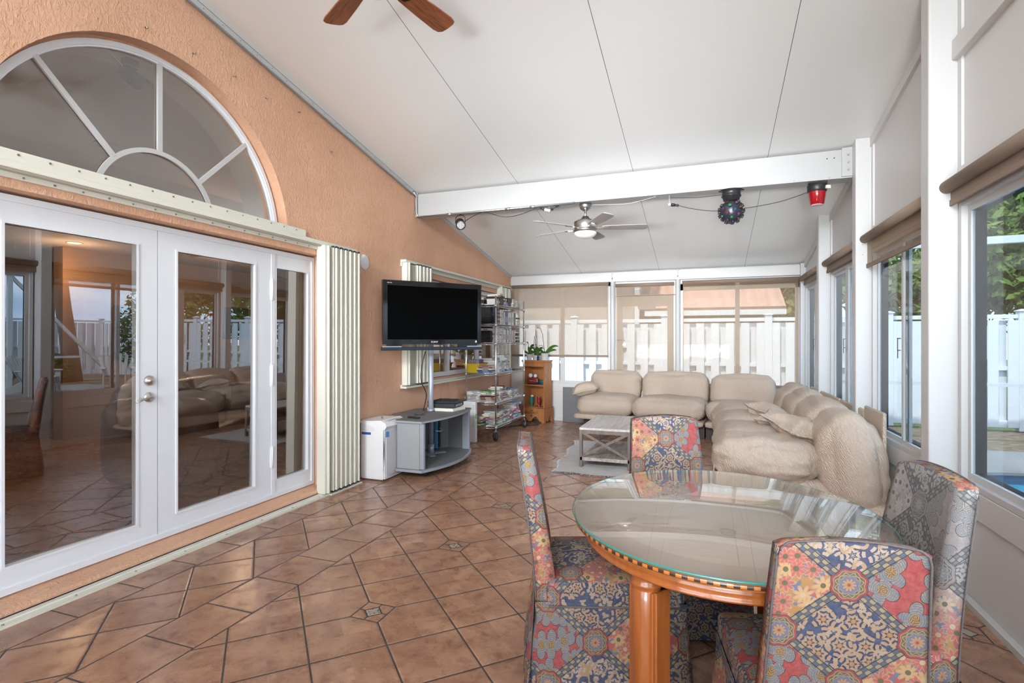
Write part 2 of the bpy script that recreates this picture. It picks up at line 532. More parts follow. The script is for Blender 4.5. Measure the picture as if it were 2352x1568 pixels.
def mat_inlay():
    """checker inlay round the table rim"""
    m = Mat('table_rim_inlay'); p = m.coord('Object'); x, y, z = m.xyz(p)
    th = X.m('ARCTAN2', y/.66, x/.58)
    k = (th*(102/6.2832)).fract().lt(.5)
    band = (z-.006).abs().lt(.0052)
    n = m.noise(m.map(p, (3, 3, 20)), 3, 5, .6)
    col = m.mix(n.ramp(.3, .7), (.36, .115, .02), (.46, .165, .032))
    ls = ((z-.006).abs()-.0062).abs().lt(.0008)
    col = m.mix(ls, col, (.10, .035, .01))
    col = m.mix(band*k, col, (.028, .016, .012)); col = m.mix(band*(1-k), col, (.44, .15, .03))
    m.pbr(col, .3, spec=.5, coat=.4)
    return m.done()
def mat_leaf(name, a, b):
    m = Mat(name); p = m.geo(); n = m.noise(p, 1.3, 4, .6); n2 = m.noise(p, 14, 2)
    c = m.mix(n.ramp(.3, .7), a, b); c = m.mix(n2*.5, c, tuple(v*1.6 for v in b))
    d = m.N('ShaderNodeBsdfDiffuse'); m.L(c, d.inputs[0]); t = m.N('ShaderNodeBsdfTranslucent'); m.L(c, t.inputs[0])
    mx = m.N('ShaderNodeMixShader'); mx.inputs[0].default_value = .35; m.L(d.outputs[0], mx.inputs[1]); m.L(t.outputs[0], mx.inputs[2])
    m.L(mx.outputs[0], m.out.inputs[0]); return m.done()
def mat_water():
    m = Mat('pool_water'); p = m.geo()
    n = m.noise(p, 5, 3, .6, .4)
    m.pbr((.02, .20, .30), .03, nrm=m.bump(n, .25, .02), spec=.6)
    return m.done()
def mat_ground(name, a, b, s=4, rough=.85, bump=.4):
    m = Mat(name); p = m.geo(); n = m.noise(p, s, 6, .65); n2 = m.noise(p, s*9, 3, .6)
    c = m.mix(n.ramp(.35, .68), a, b); c = m.mix(n2*.35, c, tuple(v*.6 for v in a))
    m.pbr(c, rough, nrm=m.bump(n2, bump, .02), spec=.2); return m.done()
def mat_roof():
    m = Mat('roof_tiles'); p = m.geo(); x, y, z = m.xyz(p)
    w = ((x*24.0).sin()*.5+.5); rows = ((z*26.0).fract())
    c = m.mix(m.noise(p, 6, 4).ramp(.3, .7), (.33, .19, .15), (.40, .27, .22))
    c = m.mix(rows.lt(.15)*.6, c, (.25, .1, .07))
    m.pbr(c, .8, nrm=m.bump(w+rows, .6, .05), spec=.2); return m.done()
def mat_rug():
    m = Mat('rag_rug'); p = m.coord('Object'); x, y, z = m.xyz(p)
    n = m.noise(m.map(p, (1, 22, 1)), 1.6, 4, .7); n2 = m.noise(p, 120, 2)
    c = m.mix(n.ramp(.4, .6), (.36, .47, .52), (.62, .50, .45))
    c = m.mix(m.noise(m.map(p, (2, 30, 1)), 2.3, 3, .7).ramp(.55, .66), c, (.52, .30, .22))
    c = m.mix(n2*.4, c, (.75, .72, .68))
    m.pbr(c, .95, nrm=m.bump(n2+n, .9, .01), spec=.1); return m.done()
def mat_coffee(a=(.19, .145, .12), b=(.47, .42, .39), nm='grey_oak'):
    m = Mat(nm); p = m.coord('Object')
    n = m.noise(m.map(p, (16, 1.2, 16)), 2.4, 7, .7, .8)
    c = m.mix(n.ramp(.36, .66), a, b)
    m.pbr(c, .42, nrm=m.bump(n, .2, .002), spec=.4); return m.done()

M['ceil'] = mat_ceiling(); M['floor'] = mat_floor(); M['stucco'] = mat_stucco()
M['white'] = flat('white_aluminium', (.55, .555, .555), .38, var=.015, vs=2)
M['panel'] = flat('white_wall_panel', (.62, .615, .61), .42, var=.02, vs=1.5, bump=.08, bs=200)
M['door'] = flat('door_white_paint', (.76, .79, .83), .4, var=.015, vs=2)
M['ivory'] = flat('ivory_shutter', (.72, .71, .62), .4, var=.03, vs=3)
M['ivorydk'] = flat('ivory_shutter_shade', (.50, .47, .38), .5, var=.03)
M['black'] = flat('black_plastic', (.02, .02, .022), .4)
M['screw'] = flat('screw_steel', (.35, .34, .32), .35, 1)
M['dkframe'] = flat('dark_window_frame', (.006, .012, .02), .6, spec=.12)
M['glass'] = mat_glass('window_glass', (.74, .81, .84), .0, .35)
M['sglass'] = mat_glass('tinted_side_glass', (.40, .475, .515), .03, .6)
M['dglass'] = mat_glass('door_glass', (.62, .60, .58), .22, 1.0, gcol=(.95, .97, 1))
M['aglass'] = mat_glass('arch_glass', (.72, .70, .68), .25, 1.0, .12, gcol=(.97, .95, .93))
M['blind'] = mat_blind()
M['hem'] = flat('blind_fabric_roll', (.25, .185, .14), .75, var=.12, vs=60)
M['fab'] = mat_fabric('tapestry'); M['fabg'] = mat_fabric('tapestry_glare', True)
M['pipe'] = flat('piping_cord', (.10, .085, .085), .8, var=.5, vs=90)
M['boucle'] = mat_boucle()
M['nickel'] = flat('satin_nickel', (.55, .53, .50), .28, 1)
M['chrome'] = flat('chrome_wire', (.75, .76, .78), .18, 1)
M['galv'] = flat('galvanised_conduit', (.45, .46, .47), .4, 1)
M['opal'] = flat('opal_glass', (.85, .84, .82), .25)
M['fanwood'] = mat_wood('fan_walnut', (.20, .066, .028), (.38, .135, .058), 1, .45, 'x', c2=(.09, .027, .013))
M['fangrey'] = mat_wood('fan_grey_blade', (.26, .24, .23), (.36, .34, .33), 1, .5, 'x')
M['cherry'] = mat_wood('table_cherry', (.25, .070, .013), (.37, .112, .022), 1, .28, 'z', coat=.5, stretch=9)
M['ttop'] = mat_tabletop(); M['inlay'] = mat_inlay()
M['tglass'] = mat_glass('table_glass', (.93, .96, .95), .07, 1.0)
M['gedge'] = flat('glass_edge_green', (.03, .20, .17), .08, spec=.9)
M['tv'] = flat('tv_gloss_black', (.006, .006, .007), .08, spec=.6)
M['screen'] = flat('tv_screen', (.0008, .0008, .0008), .3, spec=.04)
M['tvbar'] = flat('tv_speaker_bar', (.03, .04, .055), .18, .4)
M['silver'] = flat('stand_silver', (.36, .40, .45), .35, .35)
M['sgrey'] = flat('stand_grey_board', (.14, .14, .145), .55, var=.06, vs=40)
M['sside'] = flat('stand_side', (.29, .30, .31), .5, var=.04)
M['white2'] = flat('dehumidifier_white', (.74, .74, .75), .35)
M['grey'] = flat('dark_grey', (.15, .155, .165), .6)
M['bluep'] = flat('power_strip_blue', (.07, .25, .42), .4)
M['label'] = flat('sticker_blue', (.05, .25, .62), .4)
M['pine'] = mat_wood('bookcase_pine', (.36, .14, .045), (.50, .22, .085), 1, .4, 'z', c2=(.30, .11, .035))
M['pined'] = flat('burnt_lettering', (.08, .03, .012), .6)
M['coffee'] = mat_coffee(); M['coffeetop'] = mat_coffee((.36, .31, .28), (.62, .59, .57), 'oak_top_sheen'); M['cleg'] = mat_wood('grey_oak_legs', (.10, .078, .066), (.19, .155, .135), 1, .5, 'z')  # reflected light painted into the tabletop as a paler oak
M['rug'] = mat_rug()
M['yellow'] = flat('yellow_bin', (.78, .55, .02), .4)
M['pages'] = flat('paper_pages', (.70, .67, .60), .8, var=.12, vs=200)
M['leafd'] = flat('orchid_leaf', (.055, .14, .025), .35, var=.3)
M['stem'] = flat('orchid_stem', (.12, .06, .05), .6)
M['purple'] = flat('orchid_purple', (.25, .03, .27), .6)
M['pot'] = flat('white_pot', (.72, .72, .72), .35)
M['soil'] = flat('bark_soil', (.09, .05, .03), .9, var=.4, vs=60)
M['red'] = flat('red_lens', (.30, .003, .008), .12, spec=.6, coat=.6)
M['rub'] = flat('rubber', (.015, .015, .015), .6)
M['vinyl'] = flat('white_vinyl_fence', (.62, .63, .65), .45)
M['mould'] = flat('darkwood', (.03, .015, .01), .5)
M['leather'] = flat('brown_leather', (.16, .10, .075), .35, var=.2, vs=5)
M['tan'] = flat('interior_tan_wall', (.30, .165, .085), .8, var=.05)
M['iceil'] = flat('interior_ceiling', (.36, .30, .26), .8)
M['tealg'] = flat('teal_glass', (.02, .20, .19), .12, spec=.8)
M['redg'] = flat('ruby_glass', (.25, .02, .02), .12, spec=.8)
M['resin'] = flat('grey_resin_chair', (.36, .33, .30), .6)
M['bark'] = flat('bark', (.16, .13, .11), .9, var=.4, vs=9)
M['leafA'] = mat_leaf('foliage_a', (.045, .09, .02), (.17, .23, .06))
M['leafB'] = mat_leaf('foliage_b', (.06, .10, .025), (.25, .29, .09))
M['leafC'] = mat_leaf('foliage_c', (.025, .055, .02), (.09, .14, .045))
M['water'] = mat_water()
M['deck'] = mat_ground('pool_deck_concrete', (.17, .17, .168), (.23, .23, .228), 2, .8, .1)
M['strip'] = mat_ground('bounce_pale_strip', (.46, .45, .44), (.56, .55, .54), 3, .8, .1)  # unseen ground coloured pale to bounce light in through the end windows
M['mulch'] = mat_ground('mulch', (.09, .06, .04), (.24, .19, .13), 9)
M['grass'] = mat_ground('lawn_grass', (.05, .09, .02), (.13, .18, .05), 12)
M['ptile'] = flat('pool_tile_blue', (.01, .06, .13), .2, var=.5, vs=30)
M['roof'] = mat_roof(); M['hwall'] = flat('neighbour_wall', (.36, .30, .26), .8, var=.04)
# ------------------------------------------------------------------ the room
XL, XR, YF, YB = -3.37, 1.41, 9.25, -2.6
def zc(y): return 2.60+.188*(9.25-y)
def struct(o): o['kind'] = 'structure'; return o

# floor (falls a little towards the outer wall)
mb = MB()
for x0, x1, za, zb in ((XL-.02, .55, 0, 0), (.55, XR+.05, 0, -.078)):
    mb.quad((x0, YB, za), (x1, YB, zb), (x1, YF+.05, zb), (x0, YF+.05, za))
mb.box(XL, XR, YB, YF, -.30, -.12)
struct(mb.build('floor', M['floor']))
# ceiling
mb = MB()
a = [(YB, zc(YB)), (YF+.35, zc(YF+.35)), (YF+.35, zc(YF+.35)+.12), (YB, zc(YB)+.12)]
mb.prism(a, XL-.3, XR+.35, 0, YZ)
struct(mb.build('ceiling', M['ceil']))

# left wall with door, arch and window openings
AC, AZ, AR = 2.58, 2.28, 1.072
arch = [(AC+AR*math.cos(PI*k/48), AZ+AR*math.sin(PI*k/48)) for k in range(49)]
W2 = (6.06, 8.62, .93, 2.23)
outer = [(YB, -.1), (YF+.15, -.1), (YF+.15, zc(YF+.15)), (YB, zc(YB))]
doorhole = rect(1.04, 4.09, .03, 2.215)
mb = MB(); mb.prism(outer, XL-.13, XL, 0, YZ, holes=[doorhole, arch, rect(*W2)])
struct(mb.build('wall_left', M['stucco']))
mb = MB(); mb.prism(outer, XL-.40, XL-.135, 0, YZ, holes=[rect(1.09, 4.05, .03, 2.215), [(AC+(p[0]-AC)*.955, AZ+(p[1]-AZ)*.955) for p in arch], rect(*W2)])
struct(mb.build('wall_house', flat('house_reveal_paint', (.50, .44, .37), .8)))
# sill ledge below the doors
mb = MB(); mb.prism([(-3.50, -.05), (-3.355, -.05), (-3.35, .035), (-3.362, .052), (-3.38, .058), (-3.50, .088)], 1.04, 4.09, 0, XZ)
struct(mb.build('trim_1', M['stucco']))
# white channel and conduit that follow the roof slope along the wall
mb = MB()
for s0, s1 in ((YB, 5.8), (5.98, YF-.05)):
    n = 2
    mb.prism([(s0, zc(s0)-.045), (s1, zc(s1)-.045), (s1, zc(s1)-.001), (s0, zc(s0)-.001)], XL, XL+.012, 0, YZ)
for k in range(46):
    y = -1.5+k*.16
    mb.cyl((XL+.012, y, zc(y)-.022), (XL+.016, y, zc(y)-.022), .004, n=6, mi=1)
struct(mb.build('trim_2', [M['white'], M['screw']]))

# outer frame of the doors, arch window
XD = -3.47
mb = MB()
frame(mb, 1.045, 4.08, .088, 2.20, .035, XD-.05, XD+.012, YZ)
mb.box(XD-.05, XD+.008, 3.56, 3.60, .1, 2.2); mb.box(XD-.05, XD+.008, 1.565, 1.60, .1, 2.2)
struct(mb.build('trim_3', M['door']))
def leaf(name, y0, y1, g0, g1, hinge_y, yaw=0):
    mb = MB()
    mb.prism(rect(y0, y1, .10, 2.185), XD-.045, XD, 0, YZ, holes=[rect(g0, g1, .233, 2.05)])
    frame(mb, g0-.012, g1+.012, .221, 2.062, .014, XD, XD+.006, YZ)
    o = struct(mb.build(name, M['door']))
    g = MB(); g.box(-.003, .003, g0-.005-(g0+g1)/2, g1+.005-(g0+g1)/2, .228-1.14, 2.055-1.14)
    p = g.build('pane', M['dglass'], o); p.location = (XD-.022, (g0+g1)/2, 1.14); p.rotation_euler = (0, math.radians(.45), math.radians(yaw))
    if hinge_y is not None:
        for z in (.44, 1.13, 1.86):
            h = MB(); h.box(XD, XD+.012, hinge_y-.012, hinge_y+.012, z-.09, z+.09, .002)
            h.cyl((XD+.014, hinge_y, z-.09), (XD+.014, hinge_y, z+.09), .007, n=10)
            h.build('hinge', M['door'], o)
    return o
d1 = leaf('door_1', 1.60, 2.562, 1.726, 2.423, None, -2.9)
d2 = leaf('door_2', 2.568, 3.555, 2.706, 3.388, 3.562)
leaf('window_1', 3.60, 4.06, 3.617, 4.005, None)
leaf('window_2', 1.065, 1.56, 1.12, 1.53, None)
# hardware on the left leaf
mb = MB(); c = Matrix.Translation((XD, 2.505, 1.162)) @ Matrix.Rotation(PI/2, 4, 'Y')
mb.lathe([(0, .026), (.012, .026), (.014, .022), (.024, .020), (.033, .012), (.035, 0)], n=28, M=c)
mb.build('deadbolt', M['nickel'], d1)
mb = MB(); c = Matrix.Translation((XD, 2.505, 1.052)) @ Matrix.Rotation(PI/2, 4, 'Y')
mb.lathe([(0, .034), (.010, .034), (.012, .018), (.026, .013), (.034, .006), (.035, 0)], n=28, M=c)
mb.tube([(XD+.04, 2.505, 1.052), (XD+.048, 2.49, 1.056), (XD+.05, 2.46, 1.054), (XD+.05, 2.42, 1.040), (XD+.05, 2.385, 1.030)], [.011, .010, .008, .006, .005], n=10)
mb.build('door_handle', M['nickel'], d1)
# arched fanlight
mb = MB()
def ring(cy, cz, r0, r1, x0, x1, a0=0, a1=PI, n=48):
    pts = [(cy+r1*math.cos(a0+(a1-a0)*k/n), cz+r1*math.sin(a0+(a1-a0)*k/n)) for k in range(n+1)]
    pts += [(cy+r0*math.cos(a0+(a1-a0)*k/n), cz+r0*math.sin(a0+(a1-a0)*k/n)) for k in range(n, -1, -1)]
    mb.prism(pts, x0, x1, 0, YZ)
ring(AC, AZ, 1.020, 1.052, XD-.03, XD+.012); ring(AC, AZ, 1.008, 1.024, XD-.02, XD+.004)
mb.box(XD-.03, XD+.01, AC-1.07, AC+1.07, AZ-.02, AZ+.02)
fan_o = struct(mb.build('window_3', M['door']))
mb = MB(); ring(AC, AZ, 1.045, 1.085, XD-.03, XD+.0); struct(mb.build('trim_21', M['stucco']))
mb = MB()
ring(AC, AZ, .398, .428, XD-.012, XD+.004)
mb.build('muntin', M['white'], fan_o)
for a in (45, 90, 135):
    mb = MB(); A = math.radians(a); d = Vector((0, math.cos(A), math.sin(A))); q = Vector((0, -d.z, d.y))
    p0 = Vector((0, AC, AZ))+d*.42; p1 = Vector((0, AC, AZ))+d*1.015
    pts = [p0+q*.016, p0-q*.016, p1-q*.016, p1+q*.016]
    mb.prism([(p.y, p.z) for p in pts], XD-.012, XD+.005, 0, YZ)
    mb.build('muntin', M['white'], fan_o)
mb = MB(); mb.prism([(1.02*math.cos(PI*k/40), 1.02*math.sin(PI*k/40)) for k in range(41)], -.003, .003, 0, YZ)
p = mb.build('pane', M['aglass'], fan_o); p.location = (XD-.02, AC, AZ); p.rotation_euler = (0, math.radians(.2), 0)

# shutter tracks
mb = MB()
mb.box(XL+.001, XL+.035, -.6, 3.825, 2.335, 2.405); mb.box(XL+.001, XL+.075, -.6, 4.52, 2.30, 2.338, .003)
mb.box(XL+.001, XL+.02, -.6, 4.02, 2.262, 2.302); mb.box(XL+.02, XL+.06, -.6, 4.0, 2.291, 2.301, mi=2)
for k in range(26):
    y = .3+k*.142
    mb.cyl((XL+.034, y, 2.385), (XL+.039, y, 2.385), .006, n=6, mi=1)
    mb.cyl((XL+.02, y+.03, 2.275), (XL+.024, y+.03, 2.275), .006, n=6, mi=1)
tag(mb.build('shutter_track', [M['ivory'], M['screw'], M['ivorydk']]), 'ivory overhead shutter track screwed above the french doors', 'shutter track', 'tracks of the door shutter')
mb = MB()
mb.box(XL+.005, XL+.018, -.6, 4.03, -.02, .028); mb.box(XL+.018, XL+.024, -.6, 4.03, -.02, .024, mi=2)
mb.box(XL+.024, XL+.062, -.6, 4.03, -.02, .020, mi=0); mb.box(XL+.062, XL+.105, -.6, 4.06, -.02, .014, mi=0)
mb.box(XL+.045, XL+.125, 4.06, 4.53, -.02, .010)
for k in range(9): mb.cyl((XL+.085, 1.3+k*.33, .013), (XL+.085, 1.3+k*.33, .018), .006, n=8, mi=1)
tag(mb.build('floor_track', [M['ivory'], M['screw'], M['dkframe']]), 'ivory shutter track lying on the floor tiles below the french doors', 'shutter track')
def shutter(name, label, y0, y1, z0, z1, nb, dx0, dx1, post=.09):
    t = thing(name, label, 'shutter', (XL, y0, 0), 0)
    mb = MB()
    mb.box(.004, dx1*.78, 0, .028, z0, z1, .003); mb.box(.01, dx1*.95, .03, .05, z0, z1, .004)
    mb.box(.01, dx1*.6, .05, post, z0+.005, z1-.01, .003, mi=1)
    mb.build('lead_post', [M['ivory'], M['ivorydk']], t)
    st = (y1-y0-post)/nb
    for k in range(nb):
        y = post+st*(k+.5)
        mb = MB(); w = dx1-(.0 if k % 2 else .012)
        mb.box(dx0, w, y-st*.20, y+st*.20, z0+.006, z1-.006, .003)
        mb.box(dx0+.02, w-.02, y-st*.5, y+st*.5, z0+.01, z1-.012, 0, mi=1)
        mb.box(w-.022, w-.002, y-st*.24, y+st*.24, z1-.008, z1+.008, mi=2); mb.box(w-.022, w-.002, y-st*.24, y+st*.24, z0-.004, z0+.008, mi=2)
        mb.build('slat', [M['ivory'], M['ivorydk'], M['black']], t)
    return t
shutter('accordion_shutter', 'folded ivory accordion shutter stacked beside the french doors', 4.0, 4.50, .022, 2.30, 12, .01, .125)
shutter('accordion_shutter', 'folded ivory accordion shutter behind the television, left of the far window', 5.46, 6.03, .90, 2.345, 8, .01, .10, .22)
shutter('accordion_shutter', 'narrow folded ivory shutter behind the wire rack at the far end of the window', 8.50, 9.00, .90, 2.345, 5, .01, .10)
mb = MB(); mb.box(XL, XL+.075, 5.44, 9.02, 2.345, 2.375, .003); mb.box(XL, XL+.02, 5.44, 9.02, 2.30, 2.345)
tag(mb.build('shutter_track', M['ivory']), 'ivory overhead shutter track above the window behind the television', 'shutter track')
mb = MB(); mb.box(XL, XL+.08, 5.44, 9.02, .862, .885, .003); mb.box(XL, XL+.02, 5.44, 9.02, .885, .905)
tag(mb.build('shutter_track', M['ivory']), 'ivory lower shutter track under the window behind the television', 'shutter track')
# window 4 in the left wall
mb = MB(); xx = XL-.08
frame(mb, W2[0]+.01, W2[1]-.01, W2[2]+.005, W2[3]-.005, .06, xx-.05, xx+.02, YZ)
for y in (6.82, 7.86): mb.box(xx-.04, xx+.012, y-.035, y+.035, W2[2], W2[3])
mb.box(xx-.03, xx+.004, 6.1, 6.82, 1.56, 1.60)
o = struct(mb.build('window_4', M['door']))
mb = MB(); mb.box(xx-.025, xx-.02, W2[0]+.05, W2[1]-.05, W2[2]+.05, W2[3]-.05); mb.build('pane', M['dglass'], o)

# ---- beam
mb = MB(); mb.box(XL+.01, 1.30, 5.80, 5.96, 2.965, zc(5.96)+.01, .004); mb.box(XL+.01, 1.30, 5.79, 5.97, 2.955, 2.966)
mb.box(XL, XL+.03, 5.785, 5.80, 2.95, zc(5.8)); mb.box(1.20, 1.30, 5.785, 5.80, 2.97, zc(5.8)-.01)
for z in (3.03, 3.10, 3.17):
    mb.cyl((1.255, 5.785, z), (1.255, 5.777, z), .011, n=8, mi=1)
    mb.cyl((XL+.015, 5.785, z-.02), (XL+.015, 5.777, z-.02), .010, n=8, mi=1)
for x in (1.08, 1.14): mb.cyl((x, 5.80, 3.155), (x, 5.797, 3.155), .006, n=8, mi=2)
for x in (-1.0, -.55, -.1, .55, .8, 1.1): mb.cyl((x, 5.80, 2.972), (x, 5.786, 2.972), .007, n=6, mi=1)
mb.box(.288, .2905, 5.797, 5.80, 2.97, zc(5.8)); mb.box(.345, .3465, 5.7985, 5.80, 2.97, zc(5.8))
struct(mb.build('trim_4', [flat('beam_paint', (.40, .405, .405), .4, var=.02, vs=3), M['screw'], M['black']]))
# conduit below the beam and down the wall, beside the fan
mb = MB(); yy = 5.775
mb.tube([(XL+.05, yy, 2.940), (-2.5, yy, 2.942), (-1.36, yy, 2.945)], .013, n=8)
mb.tube([(XL+.018, 5.70, zc(5.70)-.03), (XL+.02, 5.77, 3.20), (XL+.02, 5.775, 3.15), (XL+.02, 5.775, 2.98), (XL+.05, 5.775, 2.945)], .012, n=8)
for x in (-2.15, -1.85, -2.9): mb.cyl((x-.03, yy, 2.941), (x+.03, yy, 2.942), .018, n=8)
mb.tube([(XL+.02, y, zc(y)-.065) for y in (-1.0, 1.0, 3.0, 4.5, 5.70)], .010, n=8)
tag(mb.build('electrical_conduit', M['galv']), 'grey metal conduit running under the beam and up the roof slope', 'conduit')

# ---- right wall
P = [-1.335, .41, 2.155, 3.90, 5.67, 7.385]
bays = [(YB, P[0])]+[(P[i]+.12, P[i+1]) for i in range(5)]+[(P[5]+.12, YF)]
mb = MB()
for y0, y1 in bays:
    mb.box(XR+.012, XR+.07, y0, y1, -.12, .45); mb.box(XR-.004, XR+.06, y0, y1, .433, .585, .003)
    mb.box(XR-.004, XR+.06, y0, y1, 2.255, 2.454, .003)
    mb.prism([(y0, 2.45), (y1, 2.45), (y1, zc(y1)), (y0, zc(y0))], XR+.012, XR+.07, 0, YZ)
    for a, b in ((y0, y0+.05), (y1-.05, y1)):
        mb.prism([(a, 2.45), (b, 2.45), (b, zc(b)-.01), (a, zc(a)-.01)], XR-.002, XR+.03, 0, YZ)
        mb.box(XR-.002, XR+.03, a, b, -.1, .44)
    mb.prism([(y0, zc(y0)-.09), (y1, zc(y1)-.09), (y1, zc(y1)), (y0, zc(y0))], XR-.012, XR+.03, 0, YZ)
    if y0 > 2 and y1 < 4: mb.box(XR-.03, XR+.03, y0, y1, 3.10, 3.22, .003)
struct(mb.build('wall_right', M['panel']))
mb = MB()
for y0, y1 in bays: mb.box(XR-.028, XR+.012, y0, y1, -.10, -.035, .004)
struct(mb.build('baseboard_right', M['white']))
for k, y in enumerate(P):
    mb = MB(); d = .145 if k < 4 else .125
    mb.prism([(XR+.08, y), (XR+.08, y+.12), (XR-d, y+.12), (XR-d, y+.012), (XR-d+.003, y+.004), (XR-d+.012, y)], -.09, zc(y)-.002)
    if k == 4:
        for z in (2.30, 2.21): mb.cyl((XR-.07, y, z), (XR-.07, y-.002, z), .003, n=6, mi=1)
    struct(mb.build('trim_%d' % (5+k), [M['white'], M['black']]))
mb = MB(); mb.box(XR-.06, XR+.08, 9.13, YF+.05, -.1, 2.6); struct(mb.build('trim_11', M['white']))
wn = 5
for i, (y0, y1) in enumerate(bays):
    mb = MB(); f0, f1 = y0+.03, y1-.015
    if i == 6: f1 = 9.12
    frame(mb, f0, f1, .588, 2.252, .035, XR-.002, XR+.05, YZ)
    mid = (f0+f1)/2
    frame(mb, f0+.035, mid+.06, .623, 2.217, .038, XR+.01, XR+.03, YZ)
    frame(mb, mid-.04, f1-.035, .623, 2.217, .038, XR+.03, XR+.05, YZ)
    if i != 4:
        mb.box(XR+.005, XR+.045, mid-.05, mid+.07, .62, 2.22, .002)
    for a, b in ((f0-.02, f0+.055), (f1-.06, f1+.02)): mb.box(XR+.05, XR+.11, a, b, .55, 2.28, mi=1)
    mb.box(XR+.05, XR+.10, f0, f1, .55, .66, mi=1); mb.box(XR+.05, XR+.10, f0, f1, 2.18, 2.28, mi=1)
    o = struct(mb.build('window_%d' % wn, [M['white'], M['dkframe']])); wn += 1
    g = MB(); g.box(XR+.018, XR+.022, f0+.05, mid, .64, 2.2); g.build('pane', M['sglass'], o)
    g = MB(); g.box(XR+.038, XR+.042, mid, f1-.05, .64, 2.2); g.build('pane', M['sglass'], o)
    if i >= 4:
        h = MB(); yy = mid+.075
        h.box(XR-.012, XR+.006, yy-.014, yy+.014, 1.44, 1.447); h.box(XR-.012, XR+.006, yy-.010, yy+.012, 1.348, 1.355)
        h.box(XR-.014, XR-.009, yy-.002, yy+.002, 1.35, 1.445); h.box(XR-.014, XR-.009, yy-.005, yy+.001, 1.29, 1.35)
        h.build('latch', M['black'], o)
def blind_side(label, y0, y1, ztop, zbot, group='roller blinds on the window wall'):
    t = thing('roller_blind', label, 'blind', (XR, y0, 0), 0, None)
    r = .038; n = 14; L = y1-y0
    mb = MB(); mb.cyl((-.055, .0, ztop-.05), (-.055, L, ztop-.05), r, n=20)
    mb.lathe([(r, 0), (r*.8, .018), (0, .026)], n=20, M=Matrix.Translation((-.055, L, ztop-.05)) @ Matrix.Rotation(-PI/2, 4, 'X'))
    mb.build('roller', M['hem'], t)
    if ztop-.09-zbot > .15:
        mb = MB(); mb.box(-.034, -.032, .02, L-.13, zbot, ztop-.04); mb.build('fabric', M['blind'], t)
    else:
        mb = MB(); mb.box(-.036, -.030, .02, L-.13, zbot, ztop-.06); mb.build('fabric', M['hem'], t)
    mb = MB(); mb.box(-.042, -.026, .02, L-.13, zbot-.03, zbot+.008, .003); mb.build('hem_bar', M['hem'], t)
    return t
blind_side('brown roller blind rolled up over the large near window', 2.24, 4.14, 2.395, 2.26)
blind_side('brown roller blind lowered a hand over the window behind the glare-greyed chair', 4.06, 5.93, 2.40, 2.115)
blind_side('brown roller blind rolled up over the window beside the sofa end', 5.90, 7.75, 2.405, 2.27)
blind_side('brown roller blind rolled up over the farthest side window by the corner', 7.55, 9.12, 2.41, 2.28)
blind_side('brown roller blind rolled up over the window behind the camera', .50, 2.12, 2.395, 2.26)
mb = MB(); c = Matrix.Translation((XR-.125, 7.44, .90)) @ Matrix.Rotation(-PI/2, 4, 'Y')
mb.lathe([(0, .008), (.010, .008), (.013, .004), (.026, .003), (.03, 0)], n=20, M=c)
tag(mb.build('post_cap', M['white']), 'small round white cap on the white post beside the sofa', 'cap')

# ---- far wall
mb = MB()
mb.box(XL, XR+.05, YF, YF+.10, 2.44, 2.80); mb.box(XL, XR, YF-.05, YF+.02, 2.43, 2.588, .004)
mb.box(XL, -1.555, YF, YF+.08, -.12, .56); mb.box(XL, -1.555, YF-.02, YF+.02, .52, .66, .003)
mb.box(-.40, XR, YF, YF+.08, -.12, .56); mb.box(-.40, XR, YF-.02, YF+.02, .52, .66, .003)
mb.box(XL, XL+.10, YF, YF+.08, -.1, 2.5); mb.box(-2.47, -2.38, YF-.012, YF+.05, -.1, .56)
mb.box(XL+.0, XL+.26, YF-.01, YF+.05, .0, .95)
mb.box(XL, -1.56, YF-.03, YF, -.01, .05, .004)
struct(mb.build('wall_back', M['panel']))
for k, x in enumerate((-1.513, -.44)):
    mb = MB(); mb.prism([(x+.044*math.cos(a), YF+.02-.075*math.sin(a)) for a in [PI*j/12 for j in range(13)]]+[(x-.044, YF+.1), (x+.044, YF+.1)], -.05, 2.60, smooth=False)
    mb.box(x-.005, x+.005, YF-.058, YF-.05, 2.47, 2.50, mi=1)
    struct(mb.build('trim_%d' % (12+k), [M['white'], M['black']]))
def far_window(nm, x0, x1, z0, z1, mid):
    mb = MB(); frame(mb, x0, x1, z0, z1, .05, YF+.01, YF+.07, XZ)
    mb.box(mid-.032, mid+.032, YF+.005, YF+.06, z0, z1)
    o = struct(mb.build(nm, M['white']))
    g = MB(); g.box(x0+.04, mid, YF+.035, YF+.04, z0+.04, z1-.04); g.build('pane', M['glass'], o)
    g = MB(); g.box(mid, x1-.04, YF+.035, YF+.04, z0+.04, z1-.04); g.build('pane', M['glass'], o)
far_window('window_%d' % wn, XL+.09, -1.56, .66, 2.44, -2.41); wn += 1
far_window('window_%d' % wn, -.40, 1.35, .66, 2.36, .47)
mb = MB(); mb.box(-.4, 1.4, YF+.01, YF+.08, 2.25, 2.44); mb.box(XL, -1.56, YF+.01, YF+.08, 2.365, 2.44); mb.box(-1.56, -.40, YF+.02, YF+.08, 2.18, 2.19)
struct(mb.build('trim_14', M['white']))
mb = MB()
mb.prism(rect(-1.47, -.482, .02, 2.19), YF+.02, YF+.065, 0, XZ, holes=[rect(-1.352, -.61, .35, 2.005)])
mb.box(-1.09, -.80, YF+.01, YF+.03, 1.95, 2.02, .004)
o = struct(mb.build('door_3', M['white']))
g = MB(); g.box(-1.36, -.60, YF+.04, YF+.045, .34, 2.01); g.build('pane', M['glass'], o)
g = MB(); g.cyl((-1.315, YF+.02, 1.36), (-1.315, YF-.01, 1.36), .03, n=20); g.build('deadbolt', M['nickel'], o)
